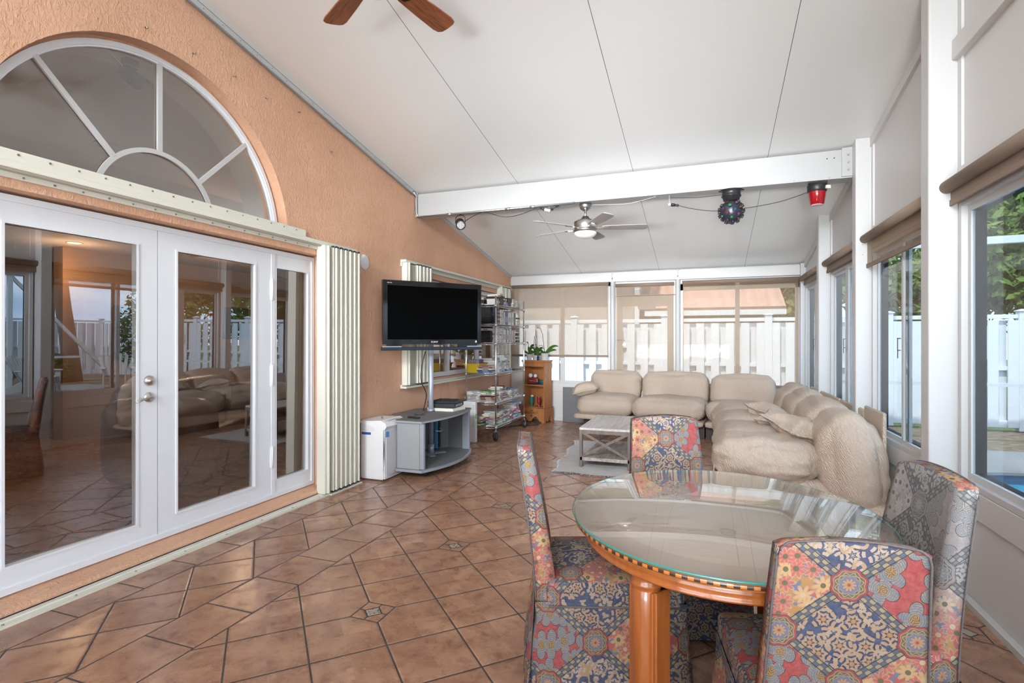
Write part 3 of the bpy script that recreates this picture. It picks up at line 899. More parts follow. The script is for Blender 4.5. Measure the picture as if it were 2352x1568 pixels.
g = MB(); g.tube([(-1.43, YF+.02, 1.43), (-1.43, YF-.012, 1.43), (-1.39, YF-.014, 1.432), (-1.30, YF-.014, 1.425)], [.012, .012, .009, .006]); g.build('door_handle', M['nickel'], o)
g = MB(); g.prism([(-1.35, 1.30), (-1.28, 1.30), (-1.28, 1.26), (-1.29, 1.235), (-1.315, 1.215), (-1.34, 1.235), (-1.35, 1.26)], YF+.03, YF+.034, 0, XZ); g.build('sticker', flat('security_sticker', (.30, .32, .36), .5), o)
mb = MB(); mb.prism(rect(-1.47, -.482, 2.19, 2.45), YF+.02, YF+.065, 0, XZ, holes=[rect(-1.46, -.49, 2.20, 2.40)])
o = struct(mb.build('window_20', M['white'])); g = MB(); g.box(-1.46, -.49, YF+.04, YF+.045, 2.2, 2.4); g.build('pane', M['glass'], o)
def blind_far(label, x0, x1, ztop, zbot):
    t = thing('roller_blind', label, 'blind', (x0, YF, 0))
    L = x1-x0
    mb = MB(); mb.cyl((0, -.055, ztop-.035), (L, -.055, ztop-.035), .030, n=20); mb.build('roller', M['hem'], t)
    mb = MB(); mb.box(.01, L-.01, -.072, -.070, zbot, ztop-.04); mb.build('fabric', M['blind'], t)
    mb = MB(); mb.box(.01, L-.01, -.078, -.064, zbot-.03, zbot+.008, .003); mb.build('hem_bar', M['hem'], t)
blind_far('tan mesh roller blind over the left end window above the orchids', XL+.03, -1.575, 2.435, 1.165)
blind_far('tan mesh roller blind over the glazed end door', -1.455, -.495, 2.395, .12)
blind_far('tan mesh roller blind over the right end window behind the sofa corner', -.37, 1.34, 2.41, .72)

# ---- end of the room behind the viewer: a wide window wall
mb = MB()
mb.prism([(XL, -.1), (XR+.05, -.1), (XR+.05, zc(YB)+.1), (XL, zc(YB)+.1)], YB-.08, YB, 0, XZ, holes=[rect(-2.9, -.85, .7, 3.0), rect(-.65, 1.1, .7, 3.0)])
struct(mb.build('wall_rear', M['panel']))
# ------------------------------------------------------------------ outside
def circle(cx, cy, rx, ry, n=40, a0=0): return [(cx+rx*math.cos(a0+2*PI*k/n), cy+ry*math.sin(a0+2*PI*k/n)) for k in range(n)]
pool = [(2.62+.0, 7.0), (2.75, 7.55), (3.2, 7.85), (4.4, 7.9), (6.5, 7.8), (8.2, 7.0), (8.8, 5.2), (8.2, 3.4), (6.4, 2.4), (4.2, 2.3), (3.0, 3.0), (2.6, 4.5)]
def smooth_poly(p, it=3):
    for _ in range(it):
        q = []
        for i in range(len(p)):
            a = p[i]; b = p[(i+1) % len(p)]
            q += [(a[0]*.75+b[0]*.25, a[1]*.75+b[1]*.25), (a[0]*.25+b[0]*.75, a[1]*.25+b[1]*.75)]
        p = q
    return p
pool = smooth_poly(pool)
def grow(p, d):
    cx = sum(a for a, b in p)/len(p); cy = sum(b for a, b in p)/len(p)
    return [(a+(a-cx)/math.hypot(a-cx, b-cy)*d, b+(b-cy)/math.hypot(a-cx, b-cy)*d) for a, b in p]
mb = MB(); mb.prism(rect(1.5, 11.3, -7, 9.25), -.22, -.10, holes=[grow(pool, .02)])
struct(mb.build('patio_deck', M['deck']))
mb = MB(); mb.prism(rect(-6, 1.5, 9.4, 11.6), -.22, -.10); struct(mb.build('side_path', M['strip']))
mb = MB(); mb.prism(grow(pool, .02), -.30, -.135, holes=[grow(pool, -.03)]); 
mb.prism(grow(pool, .03), -.135, -.10, holes=[grow(pool, -.05)], mi=1)
struct(mb.build('pool_wall', [M['ptile'], M['deck']]))
mb = MB(); mb.prism(pool, -.5, -.24)
struct(mb.build('pool_water', M['water']))
mb = MB(); mb.box(1.5, 16, 9.25, 11.6, -.3, -.13); mb.box(11.3, 16, -7, 9.25, -.3, -.13)
tag(mb.build('mulch_bed', M['mulch']), kind='structure')
mb = MB(); mb.box(-30, 60, -30, 60, -.5, -.31); struct(mb.build('ground', M['grass']))

def fence(label, p0, p1, posts, z0=-.12, z1=1.87, side=1):
    p0 = Vector((*p0, 0)); p1 = Vector((*p1, 0)); L = (p1-p0).length; ang = math.atan2(p1.y-p0.y, p1.x-p0.x)
    t = thing('vinyl_fence', label, 'fence', (p0.x, p0.y, 0), ang)
    posts = [s for s in posts if 0 <= s <= L]
    for s in posts:
        mb = MB(); mb.box(s-.065, s+.065, -.065, .065, z0, z1+.05, .006)
        mb.lathe([(.115, 0), (.115, .015), (0, .045)], (0, 0, 0), n=4, M=Matrix.Translation((s, 0, z1+.05)) @ Matrix.Rotation(PI/4, 4, 'Z'), smooth=False)
        mb.build('fence_post', M['vinyl'], t)
    ed = [0]+posts+[L]
    for a, b in zip(ed, ed[1:]):
        if b-a < .2: continue
        mb = MB()
        for z, h in ((z1-.07, .07), (z0+1.03, .07), (z0+.05, .12)): mb.box(a, b, -.025, .025, z, z+h, .004)
        n = int((b-a)/.245); st = (b-a)/max(n, 1)
        for k in range(n):
            x = a+st*(k+.5)
            mb.box(x-.075, x+.075, -.05, -.028, z0+.06, z1-.10)
            mb.box(x+st/2-.075, x+st/2+.075, .028, .05, z0+.06, z1-.10)
        mb.build('fence_panel', M['vinyl'], t)
    return t
fence('long white vinyl fence running behind the end windows and the pool yard', (-7.0, 11.5), (15.0, 11.5), [7+v for v in (-4.65, -2.72, -.81, 1.14, 3.12, 5.05, 7.0, 8.9, 10.8, 12.7)])
fence('white vinyl fence closing the far side of the pool yard', (15.0, 11.5), (15.0, -8.0), [k*1.95 for k in range(11)])

# screen cage frame round the pool deck
t = thing('pool_cage', 'white aluminium screen cage frame standing round the pool deck', 'pool cage', (0, 0, 0))
def bar(a, b, w, nm):
    mb = MB(); a = Vector(a); b = Vector(b); d = b-a; q = d.to_track_quat('Z', 'Y').to_matrix().to_4x4(); q.translation = a
    mb.box(-w/2, w/2, -w/2, w/2, 0, d.length, M=q); mb.build(nm, M['white'], t)
for x in (11.2,):
    for y in (-4.5, -1.5, 1.5, 4.5, 7.4, 10.0): bar((x, y, -.1), (x, y, 3.0), .10, 'cage_post')
bar((11.2, -4.5, 3.0), (11.2, 10, 3.0), .12, 'cage_beam'); bar((11.2, -4.5, .72), (11.2, 10, .72), .06, 'cage_rail')
bar((11.2, 7.4, 2.95), (11.2, 9.9, .1), .08, 'cage_brace'); bar((11.2, 7.3, 1.0), (11.2, 4.6, 2.3), .07, 'cage_brace')
bar((1.62, 10, 2.90), (11.2, 10, 3.0), .11, 'cage_beam'); bar((1.62, 10, .76), (11.2, 10, .76), .05, 'cage_rail')
for x in (1.62, 6.6): bar((x, 10, -.1), (x, 10, 2.95), .09, 'cage_post')

def foliage(mb, blobs, n, size, rs):
    bm = mb.bm
    for _ in range(n):
        c, r = rs.choice(blobs)
        while True:
            d = Vector((rs.uniform(-1, 1), rs.uniform(-1, 1), rs.uniform(-1, 1)))
            if .05 < d.length < 1: break
        d.normalize(); d *= rs.uniform(.55, 1.0)
        p = Vector(c)+Vector((d.x*r[0], d.y*r[1], d.z*r[2]))
        a = Vector((rs.uniform(-1, 1), rs.uniform(-1, 1), rs.uniform(-1, 1))).normalized()
        b = a.orthogonal().normalized(); s = size*rs.uniform(.6, 1.3)
        vs = [bm.verts.new(p+v) for v in (a*s, b*s*.45, -a*s, -b*s*.45)]
        bm.faces.new(vs)
def tree(label, x, y, h, w, mat_, seed, n=7000, size=.13, trunk=True, zb=-.3):
    rs = random.Random(seed)
    t = thing('tree', label, 'tree', (x, y, zb))
    blobs = []
    for k in range(9):
        a = rs.uniform(0, 6.28); q = rs.uniform(.1, .75)*w
        blobs.append(((q*math.cos(a), q*math.sin(a)*.8, h*rs.uniform(.38, .9)), (w*rs.uniform(.35, .55), w*rs.uniform(.35, .5), h*rs.uniform(.13, .22))))
    mb = MB(); foliage(mb, blobs, n, size, rs); mb.build('foliage', mat_, t, recalc=False)
    mb = MB(); mb.tube([(0, 0, 0), (.1, 0, h*.3), (-.05, .1, h*.6)], [.2, .15, .06], n=8); mb.build('trunk', M['bark'], t)
    return t
tree('dense green tree over the fence, seen through the window nearest the viewer', 7.2, 14.3, 6.2, 2.9, M['leafA'], 11, 9000)
tree('tall green tree over the fence, seen through the window behind the grey chair', 4.4, 14.6, 5.6, 2.4, M['leafB'], 12, 8000)
tree('dark green tree at the right edge beyond the fence', 10.4, 14.0, 6.0, 2.8, M['leafC'], 13, 7000)
tree('pale tree filling the gap above the fence behind the right end window', 2.3, 17.5, 5.2, 2.3, M['leafB'], 14, 5000)
tree('tree of yellow green leaves standing farthest back over the pool yard fence', 8.6, 17.5, 7.2, 3.2, M['leafB'], 15, 7000)
tree('olive tree beyond the side fence, mirrored in the right door leaf', 18.5, 8.0, 3.4, 2.0, M['leafC'], 16, 3500)
for k, (x, y) in enumerate(((12.9, 8.9), (13.2, 6.6))):
    rs = random.Random(30+k)
    mb = MB(); foliage(mb, [((0, 0, .45), (.75, .8, .5))], 1600, .09, rs)
    o = mb.build('shrub', M['leafC'], recalc=False); o.location = (x, y, -.13)
    tag(o, ('round shrub by the side fence behind the pool chair', 'round shrub by the side fence left of the palm trunk')[k], 'shrub')
mb = MB(); pts = [(12.8, 9.6, -.2), (12.6, 9.4, 1.0), (12.3, 9.1, 2.2), (12.0, 8.8, 3.6), (11.9, 8.6, 5.2)]
mb.tube(pts, [.27, .22, .20, .19, .17], n=14)
tag(mb.build('palm_trunk', M['bark']), 'leaning grey palm trunk by the side fence, mirrored in the left door leaf', 'tree trunk')
rs = random.Random(50)
t = thing('climbing_bush', 'thin twiggy bush by the pool cage, mirrored beside the door meeting rail', 'bush', (9.6, 9.8, -.1))
mb = MB(); foliage(mb, [((0, 0, 1.6), (.9, .4, 1.3))], 1500, .08, rs); mb.build('foliage', M['leafC'], t, recalc=False)
mb = MB(); mb.tube([(0, 0, 0), (.1, 0, 1.0), (-.1, .1, 2.0)], .03, n=6); mb.tube([(0, 0, .3), (.4, 0, 1.0), (.5, .1, 1.9)], .02, n=6); mb.build('stem', M['bark'], t)

# reclined pool chairs (seen mirrored in the glass doors)
def adirondack(label, x, y, rz):
    t = thing('adirondack_chair', label, 'chair', (x, y, -.1), rz)
    for k in range(6):
        mb = MB(); a = (k-2.5)*.10
        Mx = Matrix.Translation((a*1.0, -.26, .30)) @ Matrix.Rotation(math.radians(24), 4, 'X') @ Matrix.Rotation(a*.9, 4, 'Y')
        mb.box(-.043, .043, -.012, .012, 0, .74-abs(k-2.5)*.045, .01, M=Mx); mb.build('back_slat', M['resin'], t)
    for k in range(5):
        mb = MB(); y0 = -.24+k*.115; z = .30+k*.022
        mb.box(-.28, .28, y0, y0+.10, z, z+.025, .006); mb.build('seat_slat', M['resin'], t)
    for s in (-1, 1):
        mb = MB(); mb.box(s*.34-.06, s*.34+.06, -.35, .38, .55, .58, .01); mb.build('armrest', M['resin'], t)
        mb = MB(); mb.box(s*.33-.02, s*.33+.02, .22, .34, 0, .55, .006); mb.build('leg', M['resin'], t)
        mb = MB(); mb.prism([(.30, .38), (.30, .28), (-.50, 0), (-.60, 0), (-.60, .05), (-.30, .30)], s*.31-.015, s*.31+.015, 0, YZ); mb.build('leg', M['resin'], t)
adirondack('grey slatted garden chair by the pool, mirrored in the middle of the left door', 9.2, 9.0, math.radians(115))
adirondack('grey slatted garden chair by the pool, mirrored at the left edge of the left door', 9.4, 7.3, math.radians(40))

# neighbouring house beyond the end fence
t = thing('neighbour_house', 'pinkish neighbouring house with tiled roof behind the end fence', 'house', (-2.5, 14.5, -.3))
mb = MB(); mb.box(-7, .7, 0, 7, 0, 3.9); mb.box(.7, 4.1, 1.0, 6, 0, 2.45); mb.build('wall', M['hwall'], t)
mb = MB(); mb.prism([(-.5, 3.9), (-.5, 4.02), (3.5, 5.8), (7.5, 4.0), (7.5, 3.88)], -7.4, 1.0, 0, YZ)
mb.prism([(-.25, 2.42), (-.25, 2.55), (4.5, 4.7), (4.5, 4.6)], 1.0, 4.3, 0, YZ); mb.build('roof', M['roof'], t)
mb = MB(); mb.box(.72, .84, -.12, -.02, 0, 3.9); mb.build('downspout', M['white'], t)
mb = MB(); mb.box(-7.4, 1.0, -.52, -.42, 3.72, 3.92); mb.box(1.0, 4.3, -.30, -.22, 2.35, 2.48); mb.build('gutter', M['white'], t)
# eaves of this roof outside
mb = MB(); mb.box(XL-.3, XR+.36, YF+.33, YF+.40, zc(YF+.35)-.05, zc(YF+.35)+.12); mb.box(XR+.33, XR+.40, YB, YF+.35, 2.45, 2.50)
struct(mb.build('trim_20', M['white']))

# ------------------------------------------------------------------ room behind the glass doors
mb = MB(); mb.box(-10.5, XL-.40, -3.2, 9.3, -.05, .03); struct(mb.build('floor_inside', M['floor']))
mb = MB()
mb.box(-10.6, -10.5, -3.3, 9.3, 0, 4.6); mb.box(-10.5, XL-.4, -3.3, -3.2, 0, 4.6); mb.box(-10.5, XL-.4, 9.25, 9.35, 0, 4.6)
mb.box(-8.7, -8.5, 4.9, 9.2, 0, 2.75)
struct(mb.build('wall_inside', M['tan']))
mb = MB(); mb.box(-10.6, -7.4, -3.3, 9.3, 2.75, 2.8); mb.box(-7.4, -7.3, -3.3, 9.3, 2.75, 3.75); mb.box(-7.4, XL-.38, -3.3, 9.3, 3.72, 3.8)
mb.box(-10.6, XL-.1, -3.3, 9.3, 4.6, 4.7)
struct(mb.build('ceiling_inside', M['iceil']))
# roof slab keeps daylight off the inner room
wm = flat('can_light_glow', (.9, .6, .3), .5, emis=(1, .62, .30), es=9)
for (x, y, z), lb in (((-8.05, 4.78, 2.75), 'round recessed light glowing inside, behind the left door'), ((-10.0, 9.0, 2.75), 'small recessed light glowing inside, behind the right door')):
    t = thing('recessed_light', lb, 'ceiling light', (x, y, z))
    mb = MB(); mb.lathe([(.075, -.002), (.10, -.008), (.10, 0)], n=24); mb.build('trim_ring', M['iceil'], t)
    mb = MB(); mb.lathe([(0, -.004), (.075, -.004)], n=24); mb.build('lens', wm, t)
mb = MB(); mb.lathe([(0, -.012), (.12, -.012), (.12, 0), (0, 0)], (-6.6, 4.25, 3.72), n=24)
tag(mb.build('ceiling_speaker', M['grey']), 'dark round ceiling speaker inside, seen through the arched window', 'speaker')
# brown sofa inside behind the right door
# ------------------------------------------------------------------ soft shapes
def cushion(mb, c, h, r=.07, n=16, puff=(.02, .02, .02), seed=0, amp=.008, freq=3.5, lean=0, rz=0, pinch=0, mi=0, wr=0.0, sag=0.0, ry=0):
    """rounded, puffed and slightly wrinkled block: centre c, half sizes h"""
    bm = bmesh.new(); bmesh.ops.create_cube(bm, size=2)
    bmesh.ops.subdivide_edges(bm, edges=bm.edges, cuts=n, use_grid_fill=True)
    hx, hy, hz = h; r = min(r, hx*.98, hy*.98, hz*.98)
    R = Matrix.Translation(c) @ Matrix.Rotation(rz, 4, 'Z') @ Matrix.Rotation(lean, 4, 'X') @ Matrix.Rotation(ry, 4, 'Y')
    for v in bm.verts:
        u = v.co.copy()
        # denser sampling near the rounding
        g = Vector([math.copysign(abs(t)**.8, t) for t in u])
        p = Vector((g.x*hx, g.y*hy, g.z*hz))
        q = Vector((max(-hx+r, min(hx-r, p.x)), max(-hy+r, min(hy-r, p.y)), max(-hz+r, min(hz-r, p.z))))
        d = p-q
        if d.length > 1e-6: q = q+d.normalized()*r
        w = [(1-u[(i+1) % 3]**2)*(1-u[(i+2) % 3]**2) for i in range(3)]
        for i in range(3):
            if abs(u[i]) > .99: q[i] += math.copysign(puff[i]*w[i], u[i])
        if pinch:
            k = (abs(u.x)*abs(u.y))**3
            q.x *= 1+pinch*k; q.y *= 1+pinch*k; q.z *= 1-.75*max(abs(u.x), abs(u.y))**3
        if sag: q.z -= sag*(1-(u.x)**2)*(1-(u.y)**2)*(1 if u.z > 0 else 0)
        s = Vector((seed*3.1, seed*1.7, seed))
        nn = noise.noise_vector(q*freq+s)
        q += nn*amp
        if wr:
            k = noise.ridged_multi_fractal((Vector((q.x*1.2, q.y*1.2, q.z*3.2))*freq*.8+s), 1.0, 2.0, 3, 1.0, 2.0)
            q += (q.normalized())*(k-.9)*wr
        v.co = R @ q
    for f in bm.faces: f.smooth = True; f.material_index = mi
    me = bpy.data.meshes.new('t'); bm.to_mesh(me); bm.free(); mb.bm.from_mesh(me); bpy.data.meshes.remove(me)
    return mb
def soft(name, parent, mat_, *a, **k):
    mb = MB(); cushion(mb, *a, **k); return mb.build(name, mat_, parent)
BO = M['boucle']
# run along the end wall
A8 = math.radians(-8.5)
def sofa_section(label, loc, rz):
    return thing('sofa_section', label, 'sofa', loc, rz, None)
s1 = sofa_section('left section of the cream sectional sofa under the end window', (-1.93, 8.36, 0), A8)
s2 = sofa_section('middle section of the cream sectional sofa in front of the end door', (-1.93+.89*math.cos(A8), 8.36+.89*math.sin(A8), 0), A8)
s3 = sofa_section('corner section of the cream sectional sofa under the right end window', (-1.93+1.93*math.cos(A8), 8.36+1.93*math.sin(A8), 0), A8)
for k, (t, L) in enumerate(((s1, .87), (s2, 1.02), (s3, .90))):
    x0 = -.06 if k == 0 else 0
    soft('platform', t, BO, ((L+x0)/2, .42, .225), ((L-x0)/2, .47, .045), .04, 12, (.0, .0, .005), k)
    mb = MB(); mb.box(.06 if k == 0 else 0, L, .12, .86, 0, .185); mb.build('base', M['mould'], t)
    if k < 2:
        soft('seat_cushion', t, BO, (L/2, .30 if k else .30, .405), (L/2-.005, .40, .155), .13, 20, (.015, .03, .03), 3+k, .014, 3, wr=.014)
    else:
        soft('seat_cushion', t, BO, (L/2, .36, .40), (L/2-.005, .34, .14), .11, 18, (.015, .03, .02), 3+k, .016, 3, wr=.010)
    soft('back_cushion', t, BO, (L/2-.01, .68, .665 if k < 2 else .655), (L/2-.012, .17, .235), .12, 20, (.01, .03, .03), 9+k, .014, 3.2, lean=math.radians(-9), wr=.014)
soft('throw_pillow', None, BO, (-1.80, 8.34, .665), (.19, .13, .07), .06, 16, (.01, .01, .03), 21, .012, 5, pinch=.18, rz=.25, ry=math.radians(-14), lean=.2)
tag(bpy.data.objects['throw_pillow'], 'small cream pillow lying on the left end of the sofa', 'pillow')
# run along the window wall
rb = []
spec = [  # y0, y1, label
    (7.30, 8.05, 'farthest section of the cream sofa run along the side windows'),
    (6.42, 7.28, 'third section from the near end of the sofa run along the side windows'),
    (5.50, 6.40, 'second section from the near end of the sofa run along the side windows'),
    (4.93, 5.48, 'nearest section of the cream sofa, big back cushion slumping over its end')]
for k, (y0, y1, lb) in enumerate(spec):
    t = sofa_section(lb, (.08, y0, 0), 0); L = y1-y0
    near = k == 3
    mb = MB(); mb.box(.10, 1.12, .08 if near else 0, L, -.03, .10); mb.build('base', M['mould'], t)
    if not near:
        soft('platform', t, BO, (.60, L/2, .175), (.54, L/2, .085), .05, 12, (0, 0, .01), 30+k, .006)
        soft('seat_cushion', t, BO, (.44, L/2, .405), (.42, L/2+.01, .15), .14, 20, (.03, .01, .045), 40+k, .018, 3, wr=.018)
        soft('back_cushion', t, BO, (.985, L/2, .60), (.185, L/2+.02, .225), .15, 20, (.04, .02, .045), 50+k, .016, 3, ry=math.radians(10), wr=.015)
    else:
        soft('platform', t, BO, (.50, L/2+.02, .155), (.48, L/2+.03, .105), .10, 18, (.03, .05, .01), 33, .012, 3, wr=.005)
        soft('seat_cushion', t, BO, (.42, L/2+.01, .40), (.40, L/2+.0, .155), .14, 22, (.03, .03, .02), 44, .012, 3, wr=.010)
        soft('back_cushion', t, BO, (1.03, .24, .43), (.20, .36, .38), .18, 24, (.05, .05, .04), 55, .02, 2.6, ry=math.radians(-6), wr=.014)
        soft('end_flap', t, BO, (1.08, -.02, .10), (.20, .10, .035), .034, 12, (.0, .02, .02), 57, .02, 4, rz=-.2)
    mb = MB(); mb.box(1.225, 1.25, 0, L, .25, .86 if near else .82, .012); mb.build('back_board', BO, t)
mb = MB()
cushion(mb, (.46, 5.175, .40), (.385, .285, .175), .15, 32, (.02, .03, .02), 61, .020, 4, wr=.020)
for k in range(16):
    x = .07+.003*k; y = 4.98+k*.028
    mb.tube([(x-.005, y, .34), (x-.012+.006*math.sin(k), y+.004, .27), (x-.008, y-.004, .20+.02*math.sin(k*2.3))], .004, n=5)
tag(mb.build('throw_blanket', BO), 'cream textured throw with fringe draped over the nearest sofa seat', 'blanket')
for k, (c, h, rz, ry, ln, lb) in enumerate((
        ((.80, 5.40, .625), (.235, .19, .075), .5, .30, .25, 'cream pointed pillow on the nearest sofa seat, leaning on the big back cushion'),
        ((.70, 5.95, .60), (.17, .22, .085), -.4, .18, -.1, 'rumpled cream pillow lying flat on the second sofa seat from the near end'),
        ((.66, 6.62, .61), (.13, .24, .075), .6, .30, .15, 'rumpled cream pillow lying on the third sofa seat from the near end'))):
    mb = MB(); cushion(mb, c, h, .065, 22, (.01, .01, .03), 70+k, .03, 5, pinch=.22, rz=rz, ry=ry, lean=ln, wr=.02)
    tag(mb.build('throw_pillow', BO), lb, 'pillow')

# ------------------------------------------------------------------ coffee table and rug
t = thing('coffee_table', 'grey oak coffee table with crossed braces on the rag rug', 'table', (-1.055, 6.44, 0), math.radians(0))
hw, hl = .285, .545
mb = MB(); mb.box(-hw, hw, -hl, hl, .425, .452, .003); mb.build('tabletop', M['coffeetop'], t)
mb = MB(); frame(mb, -hw+.005, hw-.005, -hl+.005, hl-.005, .03, .385, .425, Matrix.Identity(4)); mb.build('apron', M['cleg'], t)
for sx in (-1, 1):
    for sy in (-1, 1):
        mb = MB(); x = sx*(hw-.018); y = sy*(hl-.018); mb.box(x-.018, x+.018, y-.018, y+.018, .012, .425, .003); mb.build('leg', M['cleg'], t)
mb = MB(); mb.box(-hw+.02, hw-.02, -hl+.02, hl-.02, .095, .12, .003); mb.box(-hw+.01, hw-.01, -hl+.0, -hl+.03, .085, .122); mb.box(-hw+.01, hw-.01, hl-.03, hl, .085, .122); mb.build('shelf', M['coffee'], t)
def strut(p, q, w, d, nm):
    mb = MB(); p = Vector(p); q = Vector(q); v = q-p; Mx = v.to_track_quat('Z', 'Y').to_matrix().to_4x4(); Mx.translation = p
    mb.box(-w/2, w/2, -d/2, d/2, 0, v.length, M=Mx); mb.build(nm, M['cleg'], t)
for sy in (-1, 1):
    y = sy*(hl-.016)
    strut((-hw+.03, y, .40), (hw-.03, y, .13), .024, .03, 'brace'); strut((-hw+.03, y-.008*sy, .13), (hw-.03, y-.008*sy, .40), .024, .03, 'brace')
mb = MB(); nx, ny = 26, 60
def rugp(i, j):
    u = i/nx; v = j/ny
    x = -1.56+u*1.32+.022*math.sin(v*17)*(1-u)*(u < .5)+(-.16*v*(1-u)); y = 5.60+v*1.85+.015*math.sin(u*14)
    return Vector((x, y, .004+.004*(noise.noise(Vector((x*6, y*6, 0)))+1)))
g = [[mb.bm.verts.new(rugp(i, j)) for j in range(ny+1)] for i in range(nx+1)]
for i in range(nx):
    for j in range(ny):
        f = mb.bm.faces.new((g[i][j], g[i+1][j], g[i+1][j+1], g[i][j+1])); f.smooth = True
for k in range(110):
    u = k/110; p = rugp(u*nx, 0); mb.cyl(p, p+Vector((rnd.uniform(-.012, .012), -rnd.uniform(.03, .055), -.002)), .003, .002, n=4)
for k in range(110):
    v = k/110; p = rugp(0, v*ny); mb.cyl(p, p+Vector((-rnd.uniform(.02, .04), rnd.uniform(-.01, .01), -.002)), .003, .002, n=4)
tag(mb.build('rag_rug', M['rug']), 'pale blue and rust rag rug with fringe under the coffee table', 'rug')

# ------------------------------------------------------------------ dining chairs
def chair(label, loc, rz, sc=1.0, fab=None, fy=.335):
    fab = fab or M['fab']
    t = thing('dining_chair', label, 'chair', loc, rz, None); t.scale = (sc, sc, sc)
    W, TW, D, SH, BH = .225, .192, .46, .415, .985; SW = .245; FY = fy
    # seat block
    mb = MB(); n = 10
    mb2 = MB(); cushion(mb2, (0, (FY-.20)/2, SH-.005), (SW-.002, (FY+.20)/2, .055), .03, 12, (.0, .006, .022), 3, .003, 4)
    mb2.build('seat', fab, t, boxuv=True)
    # skirt with corner pleats
    mb = MB(); ring0 = []; ring1 = []; ring2 = []
    y0, y1 = -D/2+.03-.04, FY
    per = []
    def side(ax, a, b, fix, s):
        m = 12
        for k in range(m):
            v = k/m; q = a+(b-a)*v; inn = math.exp(-((v)/.035)**2)+math.exp(-((1-v)/.035)**2)
            if ax == 'x': per.append((q, fix, 0, s, inn))
            else: per.append((fix, q, s, 0, inn))
    side('x', -SW, SW, y1, 1); side('y', y1, y0, SW, 1); side('x', SW, -SW, y0, -1); side('y', y0, y1, -SW, -1)
    zs = (SH-.030, SH-.10, .25, .012)
    rings = []
    for zi, z in enumerate(zs):
        fl = (0, .006, .022, .045)[zi]
        rings.append([mb.bm.verts.new((p[0]+p[2]*(fl-p[4]*.018*(zi > 0))+.004*zi*math.sin(i*1.9)*(zi > 1)*.6, p[1]+p[3]*(fl-p[4]*.018*(zi > 0))+.004*zi*math.cos(i*1.4)*.5*(zi > 1), z)) for i, p in enumerate(per)])
    for a, b in zip(rings, rings[1:]):
        m = len(a)
        for k in range(m):
            f = mb.bm.faces.new((a[k], a[(k+1) % m], b[(k+1) % m], b[k])); f.smooth = True
    mb.build('skirt', fab, t, boxuv=True)
    # back: a tapered, arched, slightly hollow slab
    mb = MB(); nu, nv = 16, 20
    def bp(u, v, side):
        w = W+(TW-W)*v
        topz = BH-.020*abs(u)**2.0 - .006*max(0, abs(u)-.9)/.1
        z = SH-.07+(topz-(SH-.07))*v
        lean = -.075*v**1.4
        yb = -D/2+.03-.035+lean
        th = .085-.030*v
        bow = .022*(1-u*u)*(1-.4*v)
        if side == 0: return Vector((u*w, yb-.0+.006*(1-u*u), z))
        return Vector((u*w, yb+th-bow*.6, z+(-.006 if v > .99 else 0)))
    rear = [[mb.bm.verts.new(bp(-1+2*i/nu, j/nv, 0)) for j in range(nv+1)] for i in range(nu+1)]
    front = [[mb.bm.verts.new(bp(-1+2*i/nu, j/nv, 1)) for j in range(nv+1)] for i in range(nu+1)]
    for i in range(nu):
        for j in range(nv):
            mb.bm.faces.new((rear[i][j], rear[i][j+1], rear[i+1][j+1], rear[i+1][j])).smooth = True
            mb.bm.faces.new((front[i][j], front[i+1][j], front[i+1][j+1], front[i][j+1])).smooth = True
        mb.bm.faces.new((rear[i][nv], front[i][nv], front[i+1][nv], rear[i+1][nv])).smooth = False
        mb.bm.faces.new((rear[i][0], rear[i+1][0], front[i+1][0], front[i][0]))
    for j in range(nv):
        mb.bm.faces.new((rear[0][j], front[0][j], front[0][j+1], rear[0][j+1]))
        mb.bm.faces.new((rear[nu][j], rear[nu][j+1], front[nu][j+1], front[nu][j]))
    ed = [e for e in mb.bm.edges if len(e.link_faces) == 2 and e.calc_face_angle(0) > .9]
    fr = {v for c_ in front for v in c_}; ef = [e for e in ed if e.verts[0] in fr and e.verts[1] in fr and e.verts[0].co.z > SH]
    er = [e for e in ed if not (e.verts[0] in fr and e.verts[1] in fr)]
    bmesh.ops.bevel(mb.bm, geom=ef, offset=.020, segments=4, affect='EDGES')
    er = [e for e in er if e.is_valid]
    bmesh.ops.bevel(mb.bm, geom=er, offset=.006, segments=2, affect='EDGES')
    for f in mb.bm.faces: f.smooth = True
    mb.build('backrest', fab, t, boxuv=True)
    # rear panel hangs to the floor
    mb = MB(); a = []; b = []
    yb = -D/2+.03-.042
    for k in range(13):
        u = -1+k/6
        a.append([mb.bm.verts.new((u*(W+.008+.05*q), yb-.030*q-.002+.004*math.sin(k*1.7)*q, SH-.03-(SH-.045)*q)) for q in (0, .3, .65, 1)])
    for p, q in zip(a, a[1:]):
        for k in range(3): mb.bm.faces.new((p[k], q[k], q[k+1], p[k+1])).smooth = True
    mb.build('rear_skirt', fab, t, boxuv=True)
    # piping
    mb = MB()
    for sd in (0,):
        off = Vector((0, -.0015 if sd == 0 else .0015, 0))
        pts = [bp(-1, j/nv, sd)+off for j in range(0, nv)]+[bp(-1+.03, .985, sd)+off]+[bp(-1+2*i/nu, 1, sd)+off+Vector((0, 0, -.001)) for i in range(1, nu)]+[bp(1-.03, .985, sd)+off]+[bp(1, j/nv, sd)+off for j in range(nv-1, -1, -1)]
        mb.tube(pts, .0034, n=6)
    z = SH-.045; q = .004
    mb.tube([(-SW-q, y0+.05, z), (-SW-q, y1+q-.01, z), (-SW+.01, y1+q, z), (SW-.01, y1+q, z), (SW+q, y1-.01, z), (SW+q, y0+.05, z)], .0040, n=6)
    mb.build('piping', M['pipe'], t)
